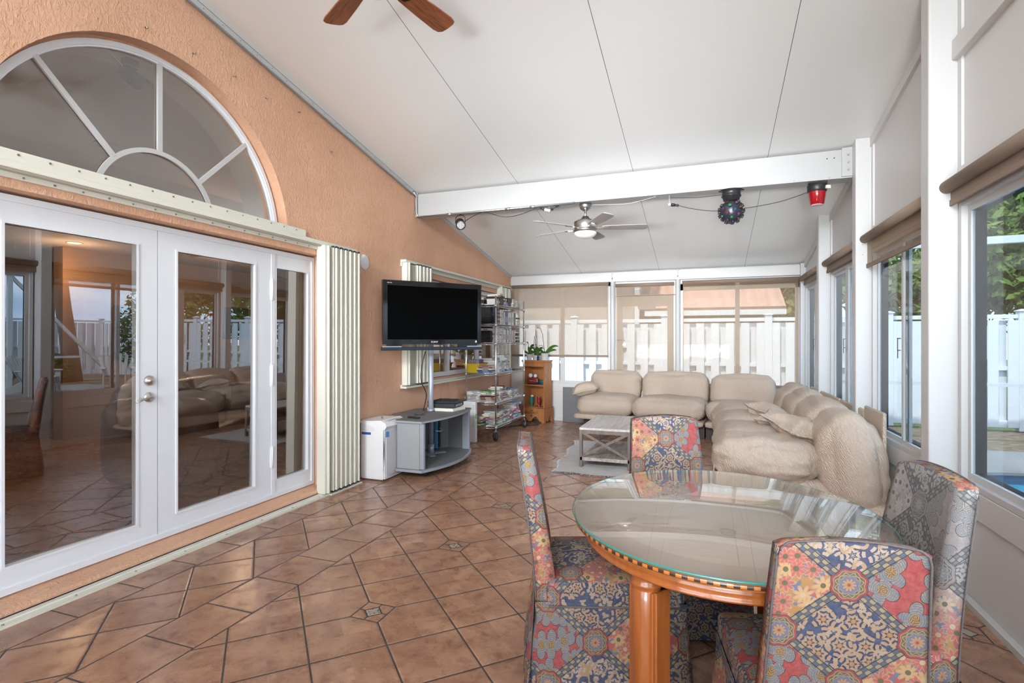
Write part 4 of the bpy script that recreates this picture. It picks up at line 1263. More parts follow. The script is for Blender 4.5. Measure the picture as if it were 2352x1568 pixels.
    for sx in (-1, 1):
        for sy in (-.17, .2):
            mb = MB(); mb.box(sx*.18-.018, sx*.18+.018, sy-.018, sy+.018, .0, SH-.06); mb.build('leg', M['mould'], t)
    return t
def place(rear_l, rear_r, sc):
    """centre and heading from the two upper rear corners"""
    a = Vector(rear_l); b = Vector(rear_r); d = (b-a).normalized(); f = Vector((-d.y, d.x)); c = (a+b)/2
    rz = math.atan2(d.y, d.x)
    c = c+f*(.31*sc)
    return (c.x, c.y, 0), rz
for lb, l, r, sc_, fb in (
    ('tapestry dining chair in front of the table with its back to the viewer', (.178, 1.554), (.53, 1.612), .93, M['fab']),
    ('tapestry dining chair greyed by glare between the table and the window wall', (.792, 2.045), (.742, 2.424), 1.01, M['fabg']),
    ('tapestry dining chair on the far side of the table facing the viewer', (-.065, 3.398), (-.430, 3.262), 1.0, M['fab']),
    ('tapestry dining chair left of the table, seen from its side', (-.841, 2.42), (-.719, 2.045), 1.03, M['fab'])):
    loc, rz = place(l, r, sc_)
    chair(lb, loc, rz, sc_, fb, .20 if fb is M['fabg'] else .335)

# ------------------------------------------------------------------ dining table
TC = (.055, 2.29); RX, RY = .575, .655
t = thing('dining_table', 'cherry wood oval dining table with checker inlaid rim and column legs', 'table', (TC[0], TC[1], 0))
def ell(mb, prof, n=96, mi=0):
    """profile of (inset, z) swept round the ellipse"""
    rings = []
    for ins, z in prof:
        if ins is None: rings.append([mb.bm.verts.new((0, 0, z))]); continue
        rings.append([mb.bm.verts.new(((RX-ins)*math.cos(2*PI*k/n), (RY-ins)*math.sin(2*PI*k/n), z)) for k in range(n)])
    for A, B in zip(rings, rings[1:]):
        for k in range(n):
            k2 = (k+1) % n
            if len(A) == 1: f = mb.bm.faces.new((A[0], B[k2], B[k]))
            elif len(B) == 1: f = mb.bm.faces.new((A[k], A[k2], B[0]))
            else: f = mb.bm.faces.new((A[k], A[k2], B[k2], B[k]))
            f.smooth = True; f.material_index = mi
mb = MB(); ell(mb, [(None, .744), (.004, .744), (.002, .741)]); o = mb.build('tabletop', M['ttop'], t)
mb = MB(); ell(mb, [(.002, .014), (-.002, .010), (-.001, -.004), (.006, -.007), (.012, -.009), (.018, -.013), (.028, -.015), (.060, -.016)])
o = mb.build('rim', M['inlay'], t); o.location = (0, 0, .728)
mb = MB(); ell(mb, [(.040, .714), (.042, .700), (.038, .697), (.040, .692), (.042, .676), (.037, .673), (.040, .666), (.075, .666), (.078, .71)])
mb.build('apron', M['cherry'], t)
for sx, sy in ((-1, -1), (1, -1), (-1, 1), (1, 1)):
    lx, ly = sx*.245, sy*.44
    mb = MB()
    mb.lathe([(.0, .0), (.045, 0), (.048, .03), (.046, .055), (.042, .06), (.046, .30), (.049, .60), (.046, .605), (.054, .612), (.054, .622), (.048, .628), (.050, .64), (.052, .665), (.05, .70), (0, .70)], (lx, ly, 0), n=32)
    mb.build('leg', M['cherry'], t)
    mb = MB(); a = math.atan2(sy*.44, sx*.245)
    Mx = Matrix.Translation((lx, ly, 0)) @ Matrix.Rotation(math.atan2(ly/RY**2, lx/RX**2), 4, 'Z')
    mb.box(-.052, .02, -.060, .060, .0, .60, .004, M=Mx); mb.box(-.045, .028, -.052, .052, .0, .60, .003, M=Mx)
    mb.build('leg_post', M['cherry'], t)
mb = MB(); ell(mb, [(None, .0105), (-.001, .0105), (-.006, .0085)]); ell(mb, [(-.008, .0005), (None, .0005)])
ell(mb, [(-.006, .0085), (-.009, .006), (-.009, .003), (-.007, .0008)], mi=1)
o = mb.build('glass_table_cover', [M['tglass'], M['gedge']]); o.location = (TC[0], TC[1], .7455)
tag(o, 'thick oval glass sheet with green edge lying on the dining table', 'glass top')

# ------------------------------------------------------------------ ceiling fans
def fan(name, label, c, zb, R, a0, wood, nickel, zceil, light=True, width=.13):
    t = thing(name, label, 'ceiling fan', (c[0], c[1], zb))
    mb = MB()
    H = zceil-zb
    mb.lathe([(0, H), (.068, H), (.070, H-.03), (.058, H-.06), (.022, H-.085), (0, H-.085)], n=32); mb.build('canopy', nickel, t)
    mb = MB(); mb.cyl((0, 0, .12), (0, 0, H-.07), .013, n=14); mb.build('downrod', nickel, t)
    mb = MB(); mb.lathe([(0, .15), (.03, .15), (.05, .12), (.10, .10), (.128, .085), (.128, .02), (.12, .01), (.132, .0), (.132, -.02), (.115, -.03), (0, -.03)], n=40); mb.build('motor_housing', nickel, t)
    mb = MB(); mb.lathe([(.122, -.03), (.125, -.045), (.10, -.075), (.055, -.092), (0, -.096)], n=40); mb.build('lamp_bowl', M['opal'], t)
    for k in range(5):
        a = math.radians(a0+72*k)
        Mx = Matrix.Rotation(a, 4, 'Z') @ Matrix.Rotation(math.radians(-12), 4, 'X')
        mb = MB()
        w = width/2
        pts = [(.185, -w*.62), (.24, -w*.80), (.40, -w*.95), (R-.05, -w*1.04), (R-.012, -w*.92), (R, -w*.62), (R+.004, 0), (R, w*.62), (R-.02, w*.95), (R-.06, w*1.04), (.40, w*.95), (.24, w*.80), (.185, w*.62)]
        mb.prism(pts, .018, .026, M=None)
        o = mb.build('blade', wood, t); o.matrix_local = Mx
        mb = MB(); mb.prism([(.10, -.018), (.16, -.014), (.21, -.036), (.26, -.03), (.275, 0), (.26, .03), (.21, .036), (.16, .014), (.10, .018)], .008, .017)
        mb.cyl((.235, -.02, .005), (.235, -.02, .018), .006, n=8); mb.cyl((.235, .02, .005), (.235, .02, .018), .006, n=8)
        o = mb.build('blade_arm', nickel, t); o.matrix_local = Mx
    return t
FANC = (-1.733, 2.536, 3.48)
fan('ceiling_fan', 'dark walnut ceiling fan on the slope nearest the viewer', FANC, 3.46, .632, 77, M['fanwood'], flat('fan_bronze', (.05, .035, .03), .4, .6), zc(2.536)+.02, width=.145)
fan('ceiling_fan', 'satin nickel ceiling fan with grey blades hung below the beam', (-1.27, 5.90), 2.665, .68, 14, M['fangrey'], M['nickel'], 2.957, width=.125)

# ------------------------------------------------------------------ party lights on the beam
yb = 5.88
t = thing('disco_light', 'black disco ball light with coloured lenses hung under the beam', 'party light', (.24, yb, 2.955))
mb = MB(); mb.lathe([(0, 0), (.108, 0), (.108, -.006), (.088, -.008), (.088, -.052), (.094, -.056), (.094, -.066), (.084, -.070), (.076, -.105), (.05, -.115), (0, -.115)], n=40)
for s in (-1, 1): mb.box(s*.10-.02, s*.10+.02, -.02, .02, -.008, 0, .003)
mb.build('base', M['black'], t)
mb = MB(); bmesh.ops.create_uvsphere(mb.bm, u_segments=36, v_segments=24, radius=.114, matrix=Matrix.Translation((0, 0, -.215)))
for f in mb.bm.faces: f.smooth = True
ball = mb.build('ball', flat('disco_shell', (.035, .04, .055), .3, .3), t)
cols = [(.14, .015, .015), (.015, .20, .05), (.01, .05, .14), (.20, .04, .12), (.14, .08, .015), (.03, .16, .15), (.08, .015, .12)]
cm = [flat('lens_%s' % n, c, .1, spec=.8) for n, c in zip(('red', 'green', 'blue', 'pink', 'amber', 'cyan', 'violet'), cols)]
N = 46
for k in range(N):
    z = 1-2*(k+.5)/N
    if z > .80: continue
    a = k*2.39996; rr = math.sqrt(1-z*z); d = Vector((rr*math.cos(a), rr*math.sin(a), z))
    c = Vector((0, 0, -.215))
    mb = MB(); mb.cyl(c+d*.108, c+d*.130, .0165, .0175, n=12); mb.cyl(c+d*.1295, c+d*.1305, .0125, n=12, mi=1)
    mb.build('lens', [M['black'], cm[k % 7]], ball)
t = thing('beacon_light', 'red beacon light in a black bracket under the right end of the beam', 'party light', (1.01, yb, 2.955))
mb = MB(); mb.box(-.075, .085, -.02, .02, -.008, 0); mb.tube([(-.06, 0, -.005), (-.072, 0, -.02), (-.055, 0, -.035)], .006); mb.tube([(.075, 0, -.005), (.085, 0, -.02), (.07, 0, -.035)], .006); mb.build('bracket', M['black'], t)
mb = MB(); mb.lathe([(0, -.022), (.078, -.022), (.086, -.03), (.083, -.088), (.076, -.092), (0, -.092)], n=36); mb.build('collar', M['black'], t)
mb = MB(); mb.box(.03, .074, -.094, -.072, -.075, -.045, M=Matrix.Rotation(.45, 4, 'Z')); mb.build('sticker', M['pages'], t)
mb = MB(); mb.lathe([(.077, -.088), (.062, -.205), (.055, -.212), (0, -.212)], n=36); mb.build('lens', M['red'], t)
mb = MB(); mb.lathe([(.052, -.209), (.050, -.220), (.03, -.222), (.028, -.215), (.012, -.215), (0, -.219)], n=30); mb.build('lens_cap', flat('clear_lens_foot', (.55, .42, .42), .12, spec=.8), t)
t = thing('spot_light', 'small black led spotlight clipped under the left end of the beam', 'party light', (-2.80, 5.87, 2.955))
mb = MB(); mb.tube([(-.065, 0, -.10), (-.062, 0, -.04), (-.03, 0, -.012), (.03, 0, -.012), (.062, 0, -.04), (.065, 0, -.10)], .005); mb.cyl((0, 0, -.012), (0, 0, 0), .01); mb.build('bracket', M['black'], t)
d = Vector((.45, -.75, -.45)).normalized(); c0 = Vector((0, 0, -.115))
mb = MB(); mb.cyl(c0-d*.075, c0-d*.055, .035, .055, n=28); mb.cyl(c0-d*.055, c0+d*.06, .055, .055, n=28); mb.cyl(c0+d*.05, c0+d*.062, .060, n=28); mb.build('lamp_can', M['black'], t)
mb = MB()
mb.cyl(c0+d*.0622, c0+d*.0632, .048, n=28)
q = d.to_track_quat('Z', 'Y').to_matrix()
for i in range(-4, 5):
    for j in range(-4, 5):
        if i*i+j*j < 18:
            p = c0+d*.063+q @ Vector((i*.010, j*.010, 0)); mb.cyl(p, p+d*.003, .0036, n=6, mi=1)
mb.build('led_face', [M['grey'], M['opal']], t)
def cable(label, pts, r=.0035, m_='black', nm='power_cable', cat='cable', sub=6):
    P_ = [Vector(p) for p in pts]; out = []
    for i in range(len(P_)-1):
        a = P_[max(i-1, 0)]; b = P_[i]; c = P_[i+1]; d = P_[min(i+2, len(P_)-1)]
        for k in range(sub):
            s = k/sub
            out.append(.5*((2*b)+(c-a)*s+(2*a-5*b+4*c-d)*s*s+(3*b-a-3*c+d)*s**3))
    out.append(P_[-1])
    mb = MB(); mb.tube(out, r, n=6); return tag(mb.build(nm, M[m_]), label, cat)
cable('black cable drooping from the red beacon to the disco ball light', [(.94, 5.86, 2.87), (.7, 5.86, 2.80), (.45, 5.86, 2.765), (.36, 5.86, 2.76)])
cable('black cable running left from behind the disco ball to a loose plug', [(.12, 5.90, 2.76), (.0, 5.88, 2.77), (-.15, 5.86, 2.80), (-.27, 5.84, 2.835)])
cable('black cable hugging the beam left of the disco light base', [(.155, 5.86, 2.915), (-.05, 5.85, 2.905), (-.2, 5.85, 2.915), (-.35, 5.85, 2.93)])
cable('black cable sagging from the small spotlight along the conduit', [(-2.73, 5.85, 2.86), (-2.6, 5.80, 2.90), (-2.5, 5.79, 2.93), (-2.42, 5.77, 2.925), (-2.2, 5.77, 2.855), (-2.0, 5.77, 2.865), (-1.80, 5.77, 2.925)])
cable('thin white cord running under the beam right of the nickel fan', [(-1.18, 5.80, 2.91), (-.9, 5.80, 2.895), (-.75, 5.80, 2.895), (-.5, 5.80, 2.94)], .002, 'white')
mb = MB(); mb.cyl((-.27, 5.84, 2.835), (-.31, 5.84, 2.845), .012, n=10); mb.cyl((-.31, 5.84, 2.845), (-.345, 5.84, 2.85), .017, n=10, mi=0); mb.box(-.375, -.35, 5.825, 5.855, 2.84, 2.865, .003, mi=1); mb.tube([(-.36, 5.84, 2.86), (-.365, 5.835, 2.95)], .002, mi=1)
tag(mb.build('cable_plug', [M['black'], M['white']]), 'loose black plug on a white tie left of the disco light', 'plug')
mb = MB(); mb.tube([(-1.76, 5.78, 2.925), (-1.71, 5.78, 2.90)], [.010, .016], n=8); mb.tube([(-1.71, 5.78, 2.90), (-1.64, 5.78, 2.88)], .018, n=8, mi=1); mb.tube([(-1.63, 5.78, 2.885), (-1.60, 5.78, 2.92), (-1.54, 5.78, 2.93)], [.015, .010, .005], n=8)
mb.tube([(-1.66, 5.78, 2.88), (-1.655, 5.785, 2.955)], .002, mi=1)
tag(mb.build('cable_plug', [M['black'], M['white']]), 'black and white plug pair under the conduit left of the nickel fan', 'plug')

# screws and fixings left in the stucco, wall disc, sensor in the arch
for k, (y, z) in enumerate(((2.407, 3.427), (2.746, 3.434), (3.086, 3.431), (3.77, 3.435), (3.40, 3.40), (4.2, 3.23))):
    mb = MB(); mb.cyl((XL-.002, y, z), (XL+.022, y+.004, z-.004), .005, .006, n=7)
    tag(mb.build('wall_screw', M['screw']), 'small rusty screw left in the orange wall above the arched window', 'screw', 'screws in the orange wall')
mb = MB(); mb.lathe([(0, .016), (.06, .014), (.079, .006), (.082, 0), (0, 0)], n=36, M=Matrix.Translation((XL, 4.735, 2.247)) @ Matrix.Rotation(PI/2, 4, 'Y'))
tag(mb.build('wall_disc', M['white2']), 'round white cover plate on the orange wall beside the shutter', 'cover plate')
t = thing('motion_sensor', 'black motion sensor hanging inside the top of the arched window', 'sensor', (XD-.07, 2.43, 3.18))
mb = MB(); mb.box(-.03, .03, -.045, .045, .03, .085, .008); mb.box(-.02, .02, -.02, .02, -.01, .04, .004); mb.build('mount', M['black'], t)
mb = MB(); mb.prism([(-.06, .02), (.07, -.01), (.085, -.05), (.06, -.085), (-.02, -.055), (-.065, -.02)], -.03, .035, 0, YZ); mb.build('head', M['black'], t)
cable('white wire looped along the top of the arched window', [(XD-.05, 1.87, 3.02), (XD-.05, 2.0, 3.12), (XD-.05, 2.12, 3.18), (XD-.05, 2.25, 3.24)], .004, 'white', 'white_wire', 'wire')
cable('white wire reaching the black sensor inside the arched window', [(XD-.05, 2.28, 3.25), (XD-.05, 2.32, 3.22), (XD-.05, 2.38, 3.185), (XD-.055, 2.43, 3.19)], .004, 'white', 'white_wire', 'wire')
cable('white wire hanging down at the left side of the arched window', [(XD-.05, 1.75, 2.88), (XD-.05, 1.72, 2.75), (XD-.05, 1.715, 2.66), (XD-.05, 1.68, 2.58)], .004, 'white', 'white_wire', 'wire')

# ------------------------------------------------------------------ television on its rolling stand
t = thing('tv_stand', 'grey bow-fronted television stand on castors with a tall pole', 'tv stand', (-3.0, 5.40, 0))
def standpoly(d=0, bow=.10):
    p = []
    for k in range(17):
        s = -1+k/8
        p.append((.27+d+bow*(1-s*s), s*(.60+d)))
    p += [(-.02, .62+d), (-.32, .30+d), (-.32, -.22-d), (-.02, -.60-d)]
    return p
mb = MB(); mb.prism(standpoly(0), .577, .600); mb.build('top_board', M['sgrey'], t)
mb = MB(); mb.prism(standpoly(.012), .580, .597); mb.build('top_edge', M['silver'], t)
mb = MB(); mb.prism(standpoly(-.01, .14), .085, .105); mb.build('bottom_board', M['sgrey'], t)
mb = MB(); mb.prism(standpoly(.012, .14), .075, .100); mb.build('bottom_edge', M['silver'], t)
for s in (-1, 1):
    mb = MB(); mb.box(.19, .285, s*.555-.022, s*.555+.022, .10, .58, .008); mb.build('front_post', M['silver'], t)
    mb = MB(); mb.prism([(.24, s*.585), (.24, s*.565), (-.01, s*.565), (-.28, s*.27), (-.29, s*.285), (-.02, s*.585)], .10, .58); mb.build('side_panel', M['sside'] if s < 0 else M['sgrey'], t)
for k, (x, y) in enumerate(((.22, -.42), (.205, .65-.02), (-.22, -.25), (-.22, .30))):
    mb = MB(); mb.cyl((x-.012, y, .028), (x+.012, y, .028), .027, n=20); mb.box(x-.02, x+.02, y-.012, y+.012, .045, .078, mi=1); mb.build('caster', [M['rub'], M['silver']], t)
px, py = -.02, .14
mb = MB(); mb.cyl((px, py, .10), (px, py, 1.62), .030, n=24); mb.cyl((px, py, .10), (px, py, .22), .035, n=24); mb.cyl((px, py, .6), (px, py, .63), .038, n=24); mb.build('pole', M['silver'], t)
mb = MB(); mb.prism([(px-.1, py-.1), (px+.08, py-.16), (px+.12, py-.12), (px+.04, py+.02), (px+.13, py+.12), (px+.10, py+.16), (px-.1, py+.1)], .105, .113); mb.build('pole_foot', M['silver'], t)
fx = MB(); fx.box(-.11, -.055, .37, .43, .12, .53, .004); fx.box(-.055, -.045, .378, .422, .13, .52, 0, mi=1)
for k in range(6): fx.cyl((-.045, .40, .17+k*.062), (-.040, .40, .17+k*.062), .019, n=16, mi=1)
fx.box(-.16, -.11, .36, .38, .12, .55, mi=1)
o = fx.build('power_strip', [M['bluep'], M['black']]); o.location = (-3.0, 5.40, 0); o.rotation_euler = (0, 0, 0)
tag(o, 'blue power strip with black sockets standing inside the television stand', 'power strip')
cable('white plug lead hanging inside the television stand', [(-3.04, 5.80, .36), (-3.00, 5.78, .35), (-2.98, 5.70, .345), (-3.0, 5.62, .36)], .007, 'white', 'plug_lead')
# television
Lp = Vector((-3.264, 4.90, 0)); Rp = Vector((-2.49, 5.82, 0)); ctr = (Lp+Rp)/2; dirx = (Rp-Lp).normalized(); Wt = (Rp-Lp).length
tv = thing('television', 'large black flat television turned on its pole, screen off', 'television', (ctr.x, ctr.y, 1.70), math.atan2(dirx.y, dirx.x))
h = Wt/2
mb = MB(); mb.prism([(-h+.012, .382), (h-.012, .382), (h-.018, -.315), (-h+.018, -.315)], 0, .05, M=XZ, holes=[[(-h+.062, .325), (h-.058, .325), (h-.064, -.262), (-h+.062, -.262)]])
mb.box(-h+.02, h-.02, .02, .09, -.30, .37, .02); mb.build('bezel', M['tv'], tv)
mb = MB(); mb.box(-h+.055, h-.052, .006, .012, -.268, .33); mb.build('screen', M['screen'], tv)
mb = MB(); mb.box(-h, h, -.012, .045, -.382, -.345, .010, seg=3); mb.build('speaker_bar', M['tvbar'], tv)
mb = MB(); mb.box(-h+.01, -h+.22, -.004, .03, -.350, -.335, .003); mb.box(h-.19, h-.01, -.004, .03, -.350, -.335, .003); mb.build('bar_end', M['silver'], tv)
mb = MB(); mb.box(-h+.06, -h+.22, .02, .04, -.35, -.31); mb.box(h-.3, h-.06, .02, .04, -.35, -.31); mb.build('bar_bracket', M['tv'], tv)
mb = MB(); mb.box(-.20, .30, .09, .105, -.22, .22, .004); mb.box(.0, .09, .105, .20, -.20, -.10, .004); mb.build('mount_bracket', M['grey'], tv)
WT = flat('tv_lettering', (.75, .75, .76), .4)
text_mesh('wordmark', 'SONY', .026, WT, (0, -.001, -.290), (PI/2, 0, 0), tv, sx=1.25)
text_mesh('wordmark', 'BRAVIA', .013, WT, (-h+.085, -.001, .352), (PI/2, 0, 0), tv, sx=1.2)
mb = MB(); mb.box(h-.092, h-.074, -.0015, 0, -.297, -.275); mb.build('badge', WT, tv)
# things on the stand
mb = MB(); mb.box(-.075, .075, -.018, .018, 0, .018, .006, seg=2)
for k in range(4): mb.box(-.05+k*.025, -.04+k*.025, -.008, .008, .018, .020)
o = mb.build('remote_control', M['black']); o.location = (-2.92, 4.98, .601); o.rotation_euler = (0, 0, -.2)
tag(o, 'black remote control lying on the near end of the television stand', 'remote control')
mb = MB()
for s in (-1, 1): mb.tube([(s*.030+.024*math.cos(a), .018*math.sin(a), .004) for a in [2*PI*k/14 for k in range(14)]], .0018, n=5, closed=True)
mb.tube([(-.006, .005, .005), (.006, .005, .005)], .0018, n=5); mb.tube([(-.054, 0, .004), (-.06, .06, .006), (-.03, .10, .003)], .0016, n=5); mb.tube([(.054, 0, .004), (.06, .07, .006), (.02, .11, .003)], .0016, n=5)
o = mb.build('eyeglasses', M['black']); o.location = (-2.98, 5.20, .601); o.rotation_euler = (0, 0, .5)
tag(o, 'thin black eyeglasses lying on the television stand near the pole', 'glasses')
t = thing('disc_player', 'black disc player with a keypad top stacked behind the pole on the stand', 'player', (-2.94, 5.76, .60), math.radians(6))
mb = MB(); mb.box(-.17, .17, -.16, .17, .035, .085, .012, seg=2); mb.build('body', M['black'], t)
mb = MB(); mb.prism([(-.17, -.15), (.17, -.13), (.20, .19), (-.14, .19)], .088, .110); mb.build('lid', M['tvbar'], t)
for i in range(5):
    for j in range(3):
        mb = MB(); mb.box(-.12+i*.055, -.08+i*.055, -.09+j*.08, -.05+j*.08, .110, .115, .002); mb.build('key', M['black'], t)
mb = MB(); mb.box(.172, .175, -.12, .10, .05, .075); mb.build('front_panel', M['silver'], t)
mb = MB(); mb.prism([(-.16, -.18), (.17, -.17), (.20, .10), (-.10, .14)], 0, .033)
o = mb.build('paper_stack', M['pages']); o.location = (-2.93, 5.76, .601)
tag(o, 'white paper stack under the black disc player on the stand', 'paper stack')
mb = MB(); mb.box(-.06, .06, -.05, .05, 0, .045, .006)
o = mb.build('white_box', M['white2']); o.location = (-2.93, 6.0-.03, .601); tag(o, 'small white box at the far end of the television stand', 'box')

# ------------------------------------------------------------------ dehumidifier
t = thing('dehumidifier', 'white dehumidifier on the floor between shutter and television stand', 'dehumidifier', (-3.055, 4.63, 0))
mb = MB(); mb.prism([(0, 0), (0, .36), (-.29, .36), (-.29, 0)], .012, .61); 
bmesh.ops.bevel(mb.bm, geom=[e for e in mb.bm.edges], offset=.012, segments=2, affect='EDGES'); mb.build('body', M['white2'], t)
mb = MB(); mb.prism([(-.29, .60), (-.04, .615), (.015, .59), (.030, .555), (.005, .52), (-.02, .52), (-.29, .585)], -.006, .366, 0, XZ); mb.build('lid', M['white2'], t)
mb = MB(); mb.box(0, .005, .03, .345, .04, .50, .003); mb.box(.005, .0065, .20, .202, .08, .30); mb.build('front_panel', M['white'], t)
mb = MB(); mb.box(.005, .008, .285, .297, .09, .23); mb.build('water_gauge', M['grey'], t)
mb = MB(); mb.box(.0052, .007, .02, .075, .445, .50); mb.build('energy_sticker', M['label'], t)
mb = MB(); mb.box(-.27, -.16, -.002, .0015, .465, .49); mb.build('rating_sticker', flat('sticker_navy', (.03, .09, .35), .4), t)
mb = MB(); mb.box(-.27, -.12, -.002, .0012, .50, .575); mb.build('paper_sticker', flat('sticker_paper', (.66, .66, .68), .6), t)

# ------------------------------------------------------------------ bookcase with orchids
BK = math.radians(-14)
t = thing('bookcase', 'small pine bookcase with scalloped crate base in the far left corner', 'bookcase', (-2.80, 9.02, 0), BK)
PN = M['pine']
for s in (-1, 1):
    mb = MB(); mb.box(s*.205-.012, s*.205+.012, -.13, .12, .25, 1.06, .002); mb.build('side_panel', PN, t)
mb = MB(); mb.box(-.20, .20, .10, .115, .25, 1.06); mb.build('back_panel', PN, t)
mb = MB(); mb.box(-.235, .235, -.155, .13, 1.055, 1.08, .004); mb.box(-.225, .225, -.142, .12, 1.03, 1.056, .006); mb.box(-.205, .205, -.135, -.12, .97, 1.03); mb.build('top_board', PN, t)
mb = MB(); mb.box(-.20, .20, -.128, .10, .63, .652, .002); mb.build('shelf', PN, t)
mb = MB(); mb.box(-.195, .195, -.12, .10, .25, .27); mb.build('shelf', PN, t)
def scal(hw_, z0, z1):
    p = [(-hw_, z1), (-hw_, z0), (-hw_+.05, z0)]
    for k in range(13):
        a = k/12; x = -hw_+.05+a*(2*hw_-.10)
        z = z0+.085-.0+.055*math.sin(a*PI*3-PI/2)*(-1) - .03
        p.append((x, max(z0+.02, z)))
    return p+[(hw_-.05, z0), (hw_, z0), (hw_, z1)]
mb = MB(); mb.prism(scal(.235, 0, .265), -.17, -.15, 0, XZ); mb.prism(scal(.15, 0, .265), -.235, -.215, 0, Matrix.Translation((0, 0, 0)) @ YZ); mb.prism(scal(.15, 0, .265), .215, .235, 0, YZ); mb.box(-.235, .235, -.17, .13, .245, .268, .004); mb.build('crate_base', PN, t)
text_mesh('crate_lettering', 'THE', .036, M['pined'], (-.02, -.172, .205), (PI/2, 0, 0), t)
text_mesh('crate_lettering', 'GLENLIVET', .052, M['pined'], (-.02, -.172, .165), (PI/2, 0, 0), t)
mb = MB(); mb.lathe([(0, 0), (.016, 0), (.018, .002)], n=16, M=Matrix.Translation((-.02, -.172, .115)) @ Matrix.Rotation(PI/2, 4, 'X')); mb.build('crate_emblem', M['pined'], t)
Rb = Matrix.Translation((-2.80, 9.02, 0)) @ Matrix.Rotation(BK, 4, 'Z')
def onb(x, y, z): return Rb @ Vector((x, y, z))
def leafstrip(mb, pts, w, mi=0, tw=0.0):
    n = len(pts); L_ = []
    for i, p in enumerate(pts):
        p = Vector(p); d = (Vector(pts[min(i+1, n-1)])-Vector(pts[max(i-1, 0)])).normalized(); s = d.cross(Vector((0, 0, 1))).normalized() if abs(d.z) < .98 else Vector((1, 0, 0))
        ww = w*math.sin(PI*(i+.35)/(n-.3))**.6
        up = s.cross(d)
        s, up = s*math.cos(tw)+up*math.sin(tw), up*math.cos(tw)-s*math.sin(tw)
        L_.append([mb.bm.verts.new(p-s*ww+up*ww*.25), mb.bm.verts.new(p), mb.bm.verts.new(p+s*ww+up*ww*.25)])
    for a, b in zip(L_, L_[1:]):
        for k in range(2):
            f = mb.bm.faces.new((a[k], a[k+1], b[k+1], b[k])); f.smooth = True; f.material_index = mi
def orchid(label, x, y, pr, ph, leaves, stems, flower=None, rot=0):
    t = thing('potted_orchid', label, 'potted plant', tuple(onb(x, y, 1.08)), 0)
    mb = MB(); mb.lathe([(0, 0), (pr*.72, 0), (pr*.78, .006), (pr, ph), (pr*1.04, ph), (pr*1.04, ph-.008), (pr*.95, ph-.01), (pr*.7, .02), (0, .02)], n=28); mb.build('pot', M['pot'], t)
    mb = MB(); mb.lathe([(0, ph-.012), (pr*.93, ph-.014)], n=20); mb.build('bark_chips', M['soil'], t)
    for (ax, ln, up, w) in leaves:
        a = math.radians(ax); mb = MB()
        leafstrip(mb, [(math.cos(a)*ln*s, math.sin(a)*ln*s*.35, ph-.01+up*math.sin(s*1.9)) for s in [k/7 for k in range(8)]], w, 0, .9 if math.cos(a) > 0 else -.9); mb.build('leaf', M['leafd'], t)
    for st in stems:
        mb = MB(); mb.tube([(p[0], 0, p[1]) for p in st], .0048, n=6)
        for p in st[3::2]: mb.lathe([(0, -.006), (.006, 0), (0, .006)], (p[0], 0, p[1]), n=6)
        mb.build('stem', M['stem'], t)
    if flower:
        mb = MB()
        for k in range(5):
            a = k*1.257
            leafstrip(mb, [(flower[0]+math.cos(a)*.028*s, -.004, flower[1]+math.sin(a)*.028*s) for s in (0, .5, 1)], .012)
        mb.build('flower', M['purple'], t)
    return t
orchid('orchid in a white pot with one purple flower, left on the bookcase', -.16, -.02, .055, .10, ((160, .13, .05, .030), (20, .19, .06, .030), (120, .10, .22, .032), (50, .12, .17, .032)), [[(0, .08), (.02, .2), (.05, .24), (.08, .25)]], (.09, .235))
orchid('orchid with two tall bare stems in a wide low white pot', .0, -.01, .095, .08, ((10, .18, .06, .032), (170, .16, .08, .032), (110, .08, .20, .032), (50, .14, .14, .032), (150, .14, .14, .030)), [[(-.05, .08), (-.06, .2), (-.055, .34), (-.05, .42)], [(-.03, .08), (-.035, .22), (-.03, .32), (-.035, .38)], [(.03, .09), (.0, .18), (.03, .25), (.09, .26), (.12, .2)]])
orchid('orchid with a tall hooked stem in the right white pot on the bookcase', .165, -.03, .065, .12, ((8, .24, .14, .028), (25, .22, .07, .030), (165, .19, .09, .030), (140, .14, .05, .028)), [[(-.0, .12), (-.02, .3), (-.04, .45), (-.075, .55), (-.13, .57), (-.165, .52), (-.16, .45), (-.15, .40)]])
mb = MB(); mb.box(-.02, .02, -.015, .015, 0, .07, .004); mb.cyl((0, 0, .07), (0, 0, .085), .012, n=12)
o = mb.build('blue_bottle', flat('navy_bottle', (.01, .03, .10), .2)); o.location = onb(.085, -.12, 1.08); tag(o, 'small dark blue bottle between the pots on the bookcase', 'bottle')
t = thing('toy_radio', 'dark red and chrome retro toy radio on the bookcase shelf', 'ornament', tuple(onb(-.06, -.03, .652)), BK)
mb = MB(); mb.box(-.09, .075, -.045, .045, .025, .115, .012, seg=2); mb.build('body', flat('ornament_red', (.26, .012, .02), .3), t)
mb = MB(); mb.box(-.10, .11, -.05, .05, 0, .028, .006); mb.build('base', M['black'], t)
mb = MB(); mb.box(.072, .105, -.04, .04, .03, .11, .008); mb.box(-.06, .05, -.047, -.045, .055, .075); mb.build('grille', M['chrome'], t)
for k, x in enumerate((-.10, .0)):
    mb = MB(); bmesh.ops.create_uvsphere(mb.bm, u_segments=20, v_segments=12, radius=(.038, .034)[k]); [setattr(f, 'smooth', True) for f in mb.bm.faces]
    o = mb.build('white_ball', M['opal']); o.location = onb(-.06+x+.02, -.005, .652+.115+(.036, .033)[k]); tag(o, ('larger white ball on the left of the toy radio', 'smaller round white ball on top of the toy radio')[k], 'ornament')
t = thing('toy_cannon', 'small dark blue model with a silver foot on the bookcase shelf', 'ornament', tuple(onb(.11, -.05, .652)), BK)
